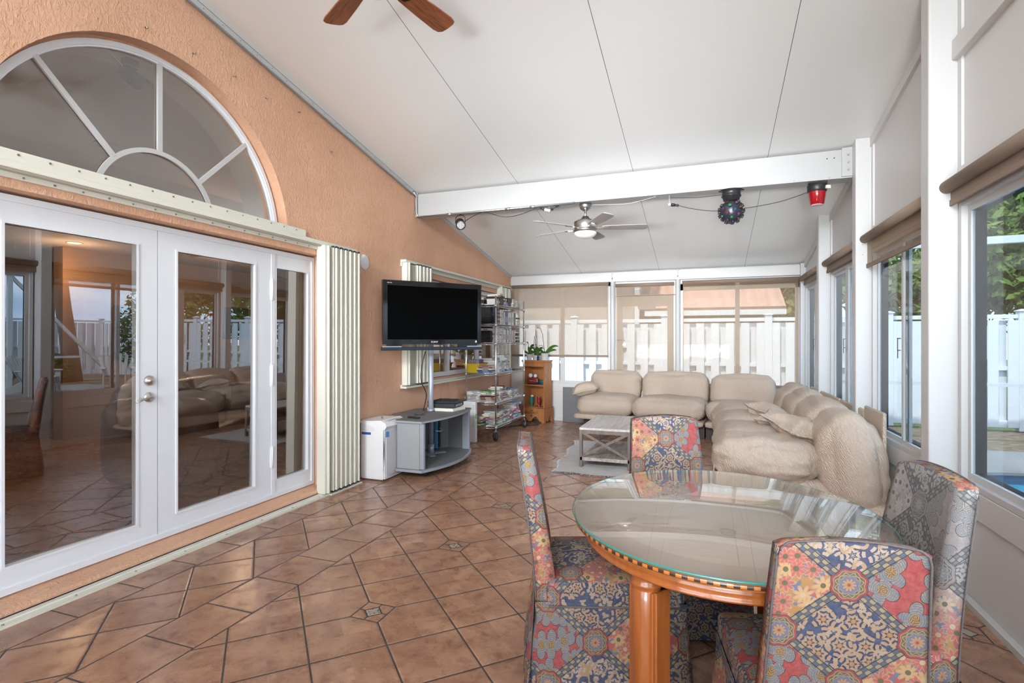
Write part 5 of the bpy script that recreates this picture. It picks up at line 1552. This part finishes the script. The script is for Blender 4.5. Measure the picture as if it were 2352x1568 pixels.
mb = MB(); mb.tube([(-.05, 0, .03), (0, 0, .05), (.05, 0, .075)], [.015, .024, .02], n=10); mb.cyl((.03, -.02, .025), (.03, .02, .025), .025, n=16); mb.build('body', flat('ornament_teal', (.02, .10, .14), .3), t)
mb = MB(); mb.box(-.075, .01, -.03, .03, .0, .014, .004); mb.box(.01, .07, -.02, .02, 0, .02, .004); mb.build('foot', M['chrome'], t)
def vase(lb, x, m_, s):
    t = thing('glass_vase', lb, 'vase', tuple(onb(x, -.05, .27)), 0)
    mb = MB(); mb.lathe([(0, 0), (.03*s, 0), (.028*s, .01), (.012*s, .03), (.035*s, .07), (.038*s, .11), (.030*s, .15), (.034*s, .165)], n=24); mb.build('body', m_, t)
    return t
v = vase('teal glass goblet with a pale ball on the lowest bookcase shelf', -.09, M['tealg'], 1.05)
mb = MB(); bmesh.ops.create_uvsphere(mb.bm, u_segments=16, v_segments=10, radius=.026, matrix=Matrix.Translation((.01, 0, .172))); mb.build('stopper', M['opal'], v)
vase('ruby red glass goblet on the lowest bookcase shelf', .06, M['redg'], .95)

mb = MB(); mb.box(-.02, .02, -.23, .23, 0, .61, .006)
for k in range(7): mb.box(-.024, -.018, -.238, -.22, .03+k*.085, .06+k*.085)
o = mb.build('grey_panel', M['grey']); o.location = (-2.13, 9.10, 0); o.rotation_euler = (0, math.radians(0), PI/2-.05)
tag(o, 'dark grey padded board leaning on the wall between bookcase and sofa', 'board')
mb = MB(); mb.box(-3.34, -3.03, 6.84, 6.90, .0, .57, .004)
for k in range(12): mb.box(-3.075, -3.045, 6.8385, 6.84, .22+k*.026, .232+k*.026, mi=1)
mb.box(-3.034, -3.029, 6.842, 6.87, .33, .40, mi=2)
tag(mb.build('white_board', [M['white2'], flat('print_green', (.35, .60, .50), .6), flat('tag_green', (.10, .55, .05), .5)]), 'white printed foam board standing on the floor under the wire rack', 'board')
cable('black cable loops lying on the floor behind the wire rack', [(-2.95, 8.5, .006), (-2.85, 8.7, .006), (-2.72, 8.72, .006), (-2.68, 8.60, .006), (-2.9, 8.45, .006), (-3.1, 8.2, .006), (-3.2, 7.9, .006)], .008)
cable('black lead hanging behind the television pole', [(-3.06, 5.48, 1.30), (-3.09, 5.44, 1.1), (-3.09, 5.44, .95), (-3.06, 5.5, .8), (-3.1, 5.5, .61)], .006)
# sofa, chair, picture behind the glass
t = thing('leather_sofa', 'dark leather sofa indoors behind the right glass door', 'sofa', (-5.3, 4.6, .03), math.radians(20))
LT = M['leather']
soft('seat', t, LT, (0, 0, .30), (.48, .85, .20), .10, 12, (.02, .02, .03), 5, .01)
soft('backrest', t, LT, (-.42, 0, .60), (.20, .88, .35), .15, 12, (.04, .02, .03), 6, .01)
soft('armrest', t, LT, (0, -.95, .42), (.52, .17, .40), .15, 14, (.02, .04, .03), 7, .01)
soft('armrest', t, LT, (0, .95, .42), (.52, .17, .40), .15, 12, (.02, .04, .03), 8, .01)
t = thing('side_chair', 'dark curved-leg wooden chair indoors behind the narrow door pane', 'chair', (-4.7, 5.6, .03), math.radians(60))
mb = MB(); mb.box(-.22, .22, -.22, .22, .43, .48, .01); mb.build('seat', flat('chair_pad_tan', (.38, .19, .07), .6), t)
for sx in (-1, 1):
    mb = MB(); mb.tube([(sx*.2, -.2, .45), (sx*.21, -.24, .2), (sx*.2, -.34, 0)], [.022, .020, .014], n=8); mb.build('leg', M['mould'], t)
    mb = MB(); mb.tube([(sx*.2, .2, .45), (sx*.2, .2, .0)], [.02, .014], n=8); mb.build('leg', M['mould'], t)
    mb = MB(); mb.tube([(sx*.2, -.2, .45), (sx*.2, -.24, .75), (sx*.2, -.30, 1.0)], .018, n=8); mb.build('back_post', M['mould'], t)
mb = MB(); mb.box(-.2, .2, -.30, -.27, .85, .98, .01); mb.build('back_rail', M['mould'], t)
mb = MB(); mb.box(-8.50, -8.46, 7.55, 8.1, 1.45, 2.05); tag(mb.build('wall_picture', M['mould']), 'dark framed picture indoors beyond the narrow pane', 'picture')
mb = MB(); mb.box(-.025, .025, -.3, .3, -.42, .42, .005)
for k in range(3): mb.lathe([(0, .045), (.10, .03), (.115, 0)], n=20, M=Matrix.Translation((.02, 0, -.27+k*.27)) @ Matrix.Rotation(PI/2, 4, 'Y'))
o = mb.build('wall_sculpture', M['mould']); o.location = (-8.44, 5.9, 1.55); tag(o, 'dark three-part wall ornament indoors behind the left glass door', 'wall ornament')
for y, w_ in ((9.0, .0),):
    t = thing('table_lamp', 'white lampshade indoors seen through the narrow pane', 'lamp', (-7.2, 8.75, .03))
    mb = MB(); mb.lathe([(.20, 1.05), (.15, 1.45)], n=28); mb.build('lamp_shade', M['opal'], t)
    mb = MB(); mb.lathe([(0, 0), (.18, 0), (.16, .03), (.03, .05), (.03, 1.1)], n=20); mb.build('base', M['mould'], t)
# ------------------------------------------------------------------ chrome wire rack and everything on it
RX0, RX1, RY0, RY1 = -3.26, -2.80, 7.03, 8.27
t = thing('wire_rack', 'tall chrome wire shelving rack on black castors full of books', 'shelving rack', ((RX0+RX1)/2, (RY0+RY1)/2, 0))
cx, cy = (RX0+RX1)/2, (RY0+RY1)/2
SZ = [1.935, 1.658, 1.393, .956, .537, .204]
SN = ['top', 'second', 'third', 'fourth', 'fifth', 'lowest']
hx, hy = (RX1-RX0)/2, (RY1-RY0)/2
for sx in (-1, 1):
    for sy in (-1, 1):
        mb = MB(); mb.cyl((sx*hx, sy*hy, .12), (sx*hx, sy*hy, 2.06), .0125, n=14)
        for z in SZ: mb.cyl((sx*hx, sy*hy, z-.035), (sx*hx, sy*hy, z+.008), .018, .0165, n=14)
        mb.build('post', M['chrome'], t)
        mb = MB(); a = (.3, -.5, .8, -.2)[(sx+1)+(sy+1)//2]
        Mx = Matrix.Translation((sx*hx, sy*hy, 0)) @ Matrix.Rotation(a, 4, 'Z')
        mb.add(MB().cyl((-.014, .02, .062), (.014, .02, .062), .060, n=28).bm, Mx)
        mb.add(MB().cyl((-.016, .02, .062), (.016, .02, .062), .026, n=20, mi=1).bm, Mx)
        mb.box(-.022, -.018, -.005, .035, .06, .135, M=Mx, mi=1); mb.box(.018, .022, -.005, .035, .06, .135, M=Mx, mi=1); mb.box(-.026, .026, -.02, .035, .128, .136, M=Mx, mi=1)
        mb.build('caster', [M['rub'], M['chrome']], t)
for z in SZ:
    mb = MB()
    for dz in (0, -.028):
        for s in (-1, 1):
            mb.cyl((s*hx, -hy, z+dz), (s*hx, hy, z+dz), .0035, n=6); mb.cyl((-hx, s*hy, z+dz), (hx, s*hy, z+dz), .0035, n=6)
    for s in (-1, 1):
        n = 34
        mb.tube([(s*hx, -hy+2*hy*k/n, z-(.028 if k % 2 else 0)) for k in range(n+1)], .0022, n=4)
        n = 12
        mb.tube([(-hx+2*hx*k/n, s*hy, z-(.028 if k % 2 else 0)) for k in range(n+1)], .0022, n=4)
    for k in range(1, 48): mb.cyl((-hx, -hy+2*hy*k/48, z+.002), (hx, -hy+2*hy*k/48, z+.002), .0018, n=4)
    mb.build('wire_shelf', M['chrome'], t)

BC = {'black': (.012, .012, .014), 'white': (.66, .66, .66), 'cream': (.60, .55, .46), 'navy': (.02, .04, .12), 'blue': (.04, .16, .42), 'pale blue': (.36, .50, .62),
      'pink': (.65, .05, .20), 'red': (.42, .03, .03), 'orange': (.62, .24, .05), 'green': (.08, .30, .08), 'yellow': (.70, .55, .08), 'brown': (.16, .07, .035), 'grey': (.28, .28, .29),
      'teal': (.04, .25, .27), 'purple': (.22, .08, .28), 'rose': (.52, .28, .26)}
book_me = {}; CM = {}
def book_mesh(c, solid=False):
    if (c, solid) in book_me: return book_me[(c, solid)]
    mb = MB()   # unit book lying flat: spine toward -x
    mb.box(-.5, .5, -.5, .5, 0, .10); mb.box(-.5, .5, -.5, .5, .90, 1.0); mb.box(-.5, -.47, -.5, .5, .1, .9)
    mb.box(-.47, .48, -.485, .485, .10, .90, mi=0 if solid else 1)
    if c not in ('black',): mb.box(-.503, -.5, -.30, .12, .22, .78, mi=2)
    bmesh.ops.recalc_face_normals(mb.bm, faces=mb.bm.faces)
    me = bpy.data.meshes.new('book'); mb.bm.to_mesh(me); mb.bm.free()
    me.materials.append(CM.setdefault(c, flat('cover_'+c.replace(' ', '_'), BC[c], .4, var=.1, vs=20))); me.materials.append(M['pages']); me.materials.append(flat('title_'+c.replace(' ', '_'), tuple(min(1, v*.4+.35) for v in BC[c]) if sum(BC[c]) < 1 else tuple(v*.35 for v in BC[c]), .5))
    book_me[(c, solid)] = me; return me
ORD = ['', 'first', 'second', 'third', 'fourth', 'fifth', 'sixth', 'seventh', 'eighth', 'ninth', 'tenth', 'eleventh', 'twelfth', 'thirteenth', 'fourteenth', 'fifteenth', 'sixteenth', 'seventeenth', 'eighteenth']
rb_ = random.Random(3)
def stack(x, y, z, cols, w, d, h, face, where, group, jit=.012, rotj=.08, case='book'):
    """flat stack. face 'x': spines look to +X; 'y': spines look to -Y"""
    n = len(cols); zz = z+.006
    for i, c in enumerate(cols):
        o = bpy.data.objects.new(case, book_mesh(c, case == 'disc_case' or c in ('black', 'navy'))); C.objects.link(o)
        hh = h*rb_.uniform(.75, 1.3)
        o.scale = (w*rb_.uniform(.92, 1.06), d*rb_.uniform(.92, 1.06), hh)
        o.location = (x+rb_.uniform(-jit, jit), y+rb_.uniform(-jit, jit), zz)
        o.rotation_euler = (0, 0, (PI if face == 'x' else PI/2)+rb_.uniform(-rotj, rotj))
        pos = 'topmost' if i == n-1 else ('lowest' if i == 0 else ORD[i+1]+' up')
        where_ = where.replace('the ', '', 1).replace('on the', 'on').replace('near left', 'left')
        tag(o, '%s %s, %s in %s' % (c, case.replace('_', ' '), pos, where_), 'book' if case != 'disc_case' else 'disc case', group)
        zz += hh+.0006
def row(x, y0, z, cols, h, d, where, group, th=.022, case='book'):
    y = y0
    for i, c in enumerate(cols):
        t_ = th*rb_.uniform(.7, 1.25); hh = h*rb_.uniform(.92, 1.04)
        o = bpy.data.objects.new(case, book_mesh(c)); C.objects.link(o)
        # stands upright, spine towards +X
        o.scale = (d, hh, t_)
        o.rotation_euler = (PI/2, 0, PI)
        o.rotation_euler = Matrix(((-1, 0, 0), (0, 0, 1), (0, 1, 0))).to_euler()
        o.location = (x, y, z+.006+hh/2)
        tag(o, '%s upright %s, %s from left in %s' % (c, case.replace('_', ' '), ORD[i+1], where.replace('the ', '').replace('on ', 'of ')), 'book' if case != 'disc_case' else 'disc case', group)
        y += t_+.0012
    return y
g = 'things on the wire rack'
XF = RX1-.10
W_ = ['white', 'cream', 'white', 'pale blue', 'white', 'grey', 'cream']
def pick(n, pal): return [rb_.choice(pal) for _ in range(n)]
LT_ = ['white', 'white', 'cream', 'pale blue', 'grey', 'rose', 'white']
MX_ = ['white', 'cream', 'red', 'pale blue', 'grey', 'brown', 'rose', 'teal', 'white', 'green', 'purple']
# top shelf
z = SZ[0]
stack(-3.12, 7.20, z, ['grey', 'black', 'black', 'cream'], .20, .22, .026, 'y', 'the stack at the near left of the top rack shelf', 'stacks on the top rack shelf')
stack(XF+.0, 7.17, z, ['cream', 'white', 'cream', 'black', 'cream'], .15, .14, .026, 'x', 'the stack by the near post on the top rack shelf', 'stacks on the top rack shelf')
stack(XF, 7.34, z, pick(4, ['black', 'black'])+['black', 'grey'], .15, .15, .027, 'x', 'the black stack on the top rack shelf', 'stacks on the top rack shelf')
stack(XF, 7.51, z, ['blue', 'pale blue', 'navy', 'white'], .14, .14, .026, 'x', 'the blue stack on the top rack shelf', 'stacks on the top rack shelf')
stack(XF, 7.68, z, ['black']*5, .14, .15, .026, 'x', 'the all-black stack on the top rack shelf', 'stacks on the top rack shelf')
stack(XF, 7.86, z, ['white', 'cream', 'white', 'white', 'cream'], .14, .15, .026, 'x', 'the pale stack on the top rack shelf', 'stacks on the top rack shelf')
stack(XF, 8.07, z, ['blue', 'white', 'pale blue', 'cream', 'white'], .14, .17, .022, 'x', 'the stack at the far end of the top rack shelf', 'stacks on the top rack shelf')
for si, nm in ((1, 'second'), (2, 'third')):
    z = SZ[si]
    a = (['brown', 'red', 'rose', 'green', 'grey', 'pink', 'orange', 'pink', 'black'], ['orange', 'blue', 'blue', 'green', 'orange', 'yellow', 'blue', 'orange', 'grey'])[si-1]
    stack(-3.16, 7.12, z, a, .14, .19, .022, 'y', 'the colourful near stack on the %s rack shelf' % nm, 'stacks on the %s rack shelf' % nm, .004, .03, 'disc_case')
    stack(-2.98, 7.12, z, ['black']*(9 if si == 1 else 7)+(['black'] if si == 1 else ['white', 'black']), .14, .18, .024, 'y', 'the black near stack on the %s rack shelf' % nm, 'stacks on the %s rack shelf' % nm, .004, .03, 'disc_case')
    stack(XF-.0, 7.20, z, (['navy', 'black']*5)[:9] if si == 1 else ['white']*4+['grey']+['white']*4, .14, .12, .024, 'x', 'the stack behind the near post on the %s rack shelf' % nm, 'stacks on the %s rack shelf' % nm, .004, .03, 'disc_case')
    stack(XF, 7.345, z, ['white', 'cream', 'white', 'white', 'grey', 'white', 'pale blue', 'white', 'white'], .14, .13, .0225, 'x', 'the white stack on the %s rack shelf' % nm, 'stacks on the %s rack shelf' % nm, .005, .04, 'disc_case')
    cols = (['grey', 'white', 'blue', 'navy', 'blue', 'brown', 'white', 'cream', 'white', 'pale blue', 'grey', 'white', 'white', 'brown', 'black', 'grey'],
            ['pale blue', 'white', 'white', 'navy', 'pale blue', 'cream', 'white', 'teal', 'orange', 'white', 'blue', 'white', 'grey', 'rose', 'grey', 'white'])[si-1]
    ye = row(XF-.01, 7.435, z, cols, .195, .14, 'the upright row on the %s rack shelf' % nm, 'upright rows on the rack', .033)
    stack(XF, min(ye+.075, 8.10), z, (['cream', 'white', 'cream', 'white', 'black', 'white', 'cream', 'white', 'cream'] if si == 1 else ['black', 'grey', 'black', 'white', 'black', 'black', 'white']), .15, .13, .0225, 'x', 'the stack next to the far post on the %s rack shelf' % nm, 'stacks on the %s rack shelf' % nm)
# fourth shelf
z = SZ[3]
t = thing('storage_bin', 'yellow plastic bin of booklets on the fourth rack shelf', 'bin', (-3.185, 7.20, z+.006))
mb = MB()
def tub(w, d, z_): return [mb.bm.verts.new((sx*w, sy*d, z_)) for sx, sy in ((-1, -1), (1, -1), (1, 1), (-1, 1))]
r = [tub(.095, .13, 0), tub(.115, .155, .125), tub(.130, .170, .130), tub(.130, .170, .118)]
ri = [tub(.111, .151, .126), tub(.091, .126, .006)]
for A, B in ((r[0], r[1]), (r[1], r[2]), (r[2], r[3]), (r[1], ri[0]), (ri[0], ri[1])):
    for k in range(4): mb.bm.faces.new((A[k], A[(k+1) % 4], B[(k+1) % 4], B[k]))
mb.bm.faces.new(r[0]); mb.bm.faces.new(ri[1])
mb.build('tub', M['yellow'], t)
for k, c in enumerate(['rose', 'cream', 'orange', 'grey', 'pale blue', 'rose', 'grey', 'pale blue', 'cream', 'purple']):
    o = bpy.data.objects.new('booklet', book_mesh(c)); C.objects.link(o)
    o.scale = (.17, .17, .008); o.rotation_euler = (PI/2, 0, PI/2); 
    o.rotation_euler = Matrix(((0, 0, 1), (-1, 0, 0), (0, -1, 0))).to_euler()
    o.location = (-3.275+k*.0185, 7.20, z+.105)
    o.rotation_euler.y += .0
    tag(o, '%s booklet, %s from the left in the yellow bin' % (c, ORD[k+1]), 'booklet', 'booklets in the yellow bin')
stack(-2.985, 7.15, z, ['blue', 'navy', 'cream', 'brown', 'rose'], .20, .22, .020, 'y', 'the dark stack beside the yellow bin', 'stacks on the fourth rack shelf', .006, .06)
stack(-3.04, 7.42, z, ['green', 'black', 'black', 'grey', 'black', 'white', 'grey'], .22, .22, .030, 'x', 'the tall dark pile behind the yellow bin', 'stacks on the fourth rack shelf', .02, .2)
stack(XF-.02, 7.40, z, ['pale blue', 'grey', 'white', 'white', 'grey', 'cream', 'pale blue'], .18, .22, .018, 'x', 'the loose pile right of the near post on the fourth rack shelf', 'stacks on the fourth rack shelf', .02, .25)
stack(XF-.06, 7.66, z, ['blue', 'white', 'grey', 'cream', 'white', 'brown', 'cream', 'grey', 'pale blue', 'grey'], .20, .22, .024, 'x', 'the tall mixed pile on the fourth rack shelf', 'stacks on the fourth rack shelf', .02, .25)
mb = MB(); mb.box(-.17, .17, -.18, .18, 0, .008); o = mb.build('black_tray', M['black']); o.location = (XF-.08, 8.02, z+.006); tag(o, 'flat black tray at the far end of the fourth rack shelf', 'tray')
mb = MB(); mb.box(-.03, .03, -.03, .03, 0, .035, .004); mb.box(-.03, .03, .03, .045, 0, .035, mi=1); o = mb.build('sticky_notes', [M['yellow'], flat('note_green', (.1, .5, .05), .5)]); o.location = (XF+.02, 7.80, z+.006); tag(o, 'bright yellow sticky note block at the edge of the fourth rack shelf', 'notes')
# fifth shelf
z = SZ[4]
stack(-3.15, 7.15, z, ['white', 'grey', 'white', 'cream', 'pale blue', 'cream', 'white', 'white'], .22, .24, .018, 'y', 'the near left pile on the fifth rack shelf', 'stacks on the fifth rack shelf', .02, .3)
stack(-2.95, 7.16, z, ['grey', 'brown', 'brown', 'black', 'rose', 'white', 'green'], .20, .22, .024, 'y', 'the brown pile by the near post on the fifth rack shelf', 'stacks on the fifth rack shelf', .015, .15)
stack(XF-.02, 7.38, z, ['white', 'rose', 'grey', 'white', 'rose', 'white'], .20, .20, .022, 'x', 'the pile right of the near post on the fifth rack shelf', 'stacks on the fifth rack shelf', .02, .2)
stack(XF-.10, 7.62, z, ['cream', 'rose', 'white', 'white', 'brown', 'pale blue', 'brown'], .20, .21, .024, 'x', 'the middle pile on the fifth rack shelf', 'stacks on the fifth rack shelf', .02, .3)
stack(XF-.04, 7.85, z, ['grey', 'cream', 'white', 'cream', 'white', 'blue'], .20, .20, .022, 'x', 'the blue-topped pile on the fifth rack shelf', 'stacks on the fifth rack shelf', .02, .3)
stack(XF-.05, 8.08, z, ['white', 'cream', 'grey', 'white'], .20, .19, .022, 'x', 'the low far pile on the fifth rack shelf', 'stacks on the fifth rack shelf', .02, .3)
# lowest shelf
z = SZ[5]
stack(-3.14, 7.15, z, ['white', 'green', 'black', 'orange', 'brown', 'rose', 'cream'], .24, .25, .017, 'y', 'the near left pile on the lowest rack shelf', 'stacks on the lowest rack shelf', .02, .3)
stack(-2.93, 7.25, z, ['green', 'white', 'purple', 'rose', 'brown', 'cream', 'cream', 'cream', 'grey'], .20, .24, .022, 'y', 'the tall pile behind the near post on the lowest rack shelf', 'stacks on the lowest rack shelf', .018, .12)
stack(XF-.02, 7.52, z, ['pale blue', 'green', 'white', 'pale blue', 'rose', 'white', 'brown', 'pale blue', 'grey'], .20, .20, .022, 'x', 'the second pile from the near post on the lowest rack shelf', 'stacks on the lowest rack shelf', .02, .25)
stack(XF-.04, 7.76, z, ['purple', 'white', 'red', 'white', 'red', 'rose', 'pale blue', 'white'], .20, .20, .020, 'x', 'the red-spined pile on the lowest rack shelf', 'stacks on the lowest rack shelf', .02, .25)
stack(XF-.03, 8.02, z, ['white', 'pale blue', 'teal', 'white', 'pink', 'white', 'pink', 'white', 'pale blue'], .20, .22, .024, 'x', 'the pink-edged far pile on the lowest rack shelf', 'stacks on the lowest rack shelf', .02, .3)
# ------------------------------------------------------------------ light, sky, camera
def area(name, loc, rot, sx, sy, power, col=(1, 1, 1)):
    l = bpy.data.lights.new(name, 'AREA'); l.shape = 'RECTANGLE'; l.size = sx; l.size_y = sy; l.energy = power; l.color = col
    o = bpy.data.objects.new(name, l); C.objects.link(o); o.location = loc; o.rotation_euler = rot
    return o
# added area lamps behind and beside the viewer fill in the daylight
area('added_rear_fill', (-1.87, YB+.02, 1.85), (PI/2, 0, 0), 2.05, 2.3, 54, (.92, .965, 1))
area('added_rear_fill', (.22, YB+.02, 1.85), (PI/2, 0, 0), 1.75, 2.3, 40, (.92, .965, 1))
for (y0, y1), e in zip(bays[:3], (20, 20, 20)):
    area('added_side_fill', (XR-.01, (y0+y1)/2, 1.42), (0, PI/2, 0), 1.6, 1.5, e, (.96, .98, 1))  # added fill lamp at each unseen side bay
g = area('added_far_room_fill', (-1.0, YB+.05, 3.7), (0, 0, 0), 3.2, .9, 115, (.93, .97, 1))  # added lamp high on the rear wall, lifts the far half
g.rotation_euler = (Vector((-.9, 8.5, 1.3))-g.location).to_track_quat('-Z', 'Y').to_euler(); g.data.spread = math.radians(58)
g = area('added_far_ceiling_fill', (-.9, YB+.05, 1.0), (0, 0, 0), 3.4, .55, 38, (.97, .985, 1))  # added lamp aimed upward to brighten the far ceiling
g.rotation_euler = (Vector((-1.0, 7.8, 2.95))-g.location).to_track_quat('-Z', 'Y').to_euler(); g.data.spread = math.radians(34)
def lamp(name, loc, power, r, col):
    l = bpy.data.lights.new(name, 'POINT'); l.energy = power; l.shadow_soft_size = r; l.color = col
    o = bpy.data.objects.new(name, l); C.objects.link(o); o.location = loc
lamp('indoor_can_and_fill', (-8.05, 4.78, 2.40), 26, .05, (1, .68, .42))
lamp('indoor_can_and_fill', (-6.6, .5, 2.5), 40, .08, (1, .72, .5))  # added fill lamp without a fixture, brightens the inner room
lamp('indoor_can_and_fill', (-7.0, 6.6, 2.4), 36, .08, (1, .72, .5))  # another added fill lamp, no fixture in the ceiling here
sun = bpy.data.lights.new('sun', 'SUN'); sun.energy = 8; sun.angle = math.radians(.6); sun.color = (1, .97, .92)
so = bpy.data.objects.new('sun', sun); C.objects.link(so)
so.rotation_euler = Vector((.2, .42, -.88)).to_track_quat('-Z', 'Y').to_euler()
w = bpy.data.worlds.new('sky'); bpy.context.scene.world = w; w.use_nodes = True
nt = w.node_tree; nt.nodes.clear()
out = nt.nodes.new('ShaderNodeOutputWorld'); bg = nt.nodes.new('ShaderNodeBackground'); tc = nt.nodes.new('ShaderNodeTexCoord')
sep = nt.nodes.new('ShaderNodeSeparateXYZ'); nt.links.new(tc.outputs['Generated'], sep.inputs[0])
mp = nt.nodes.new('ShaderNodeMapping'); mp.inputs['Scale'].default_value = (1, 1, 3.2); nt.links.new(tc.outputs['Generated'], mp.inputs[0])
no = nt.nodes.new('ShaderNodeTexNoise'); no.inputs['Scale'].default_value = 2.4; no.inputs['Detail'].default_value = 7; nt.links.new(mp.outputs[0], no.inputs['Vector'])
cr = nt.nodes.new('ShaderNodeValToRGB'); nt.links.new(no.outputs[0], cr.inputs[0])
cr.color_ramp.elements[0].position = .38; cr.color_ramp.elements[0].color = (.30, .42, .62, 1)
cr.color_ramp.elements[1].position = .62; cr.color_ramp.elements[1].color = (.86, .90, .96, 1)
nt.links.new(cr.outputs[0], bg.inputs[0]); bg.inputs[1].default_value = 5.0
nt.links.new(bg.outputs[0], out.inputs[0])

cam = bpy.data.cameras.new('camera'); cam.sensor_width = 36; cam.lens = 1227/2352*36; cam.shift_y = -3/2352
cam.clip_start = .05; cam.clip_end = 200
co = bpy.data.objects.new('camera', cam); C.objects.link(co)
co.location = (0, 0, 1.43); co.rotation_euler = (PI/2, 0, math.atan(446/1227))
sc = bpy.context.scene; sc.camera = co
sc.view_settings.view_transform = 'Standard'; sc.view_settings.look = 'None'
sc.view_settings.exposure = 0.22; sc.view_settings.gamma = 1; sc.view_settings.use_curve_mapping = False
sc.cycles.max_bounces = 7; sc.cycles.diffuse_bounces = 4; sc.cycles.glossy_bounces = 4; sc.cycles.transmission_bounces = 4; sc.cycles.adaptive_threshold = .10; sc.cycles.adaptive_min_samples = 16; sc.cycles.transparent_max_bounces = 14; sc.cycles.caustics_reflective = False; sc.cycles.caustics_refractive = False
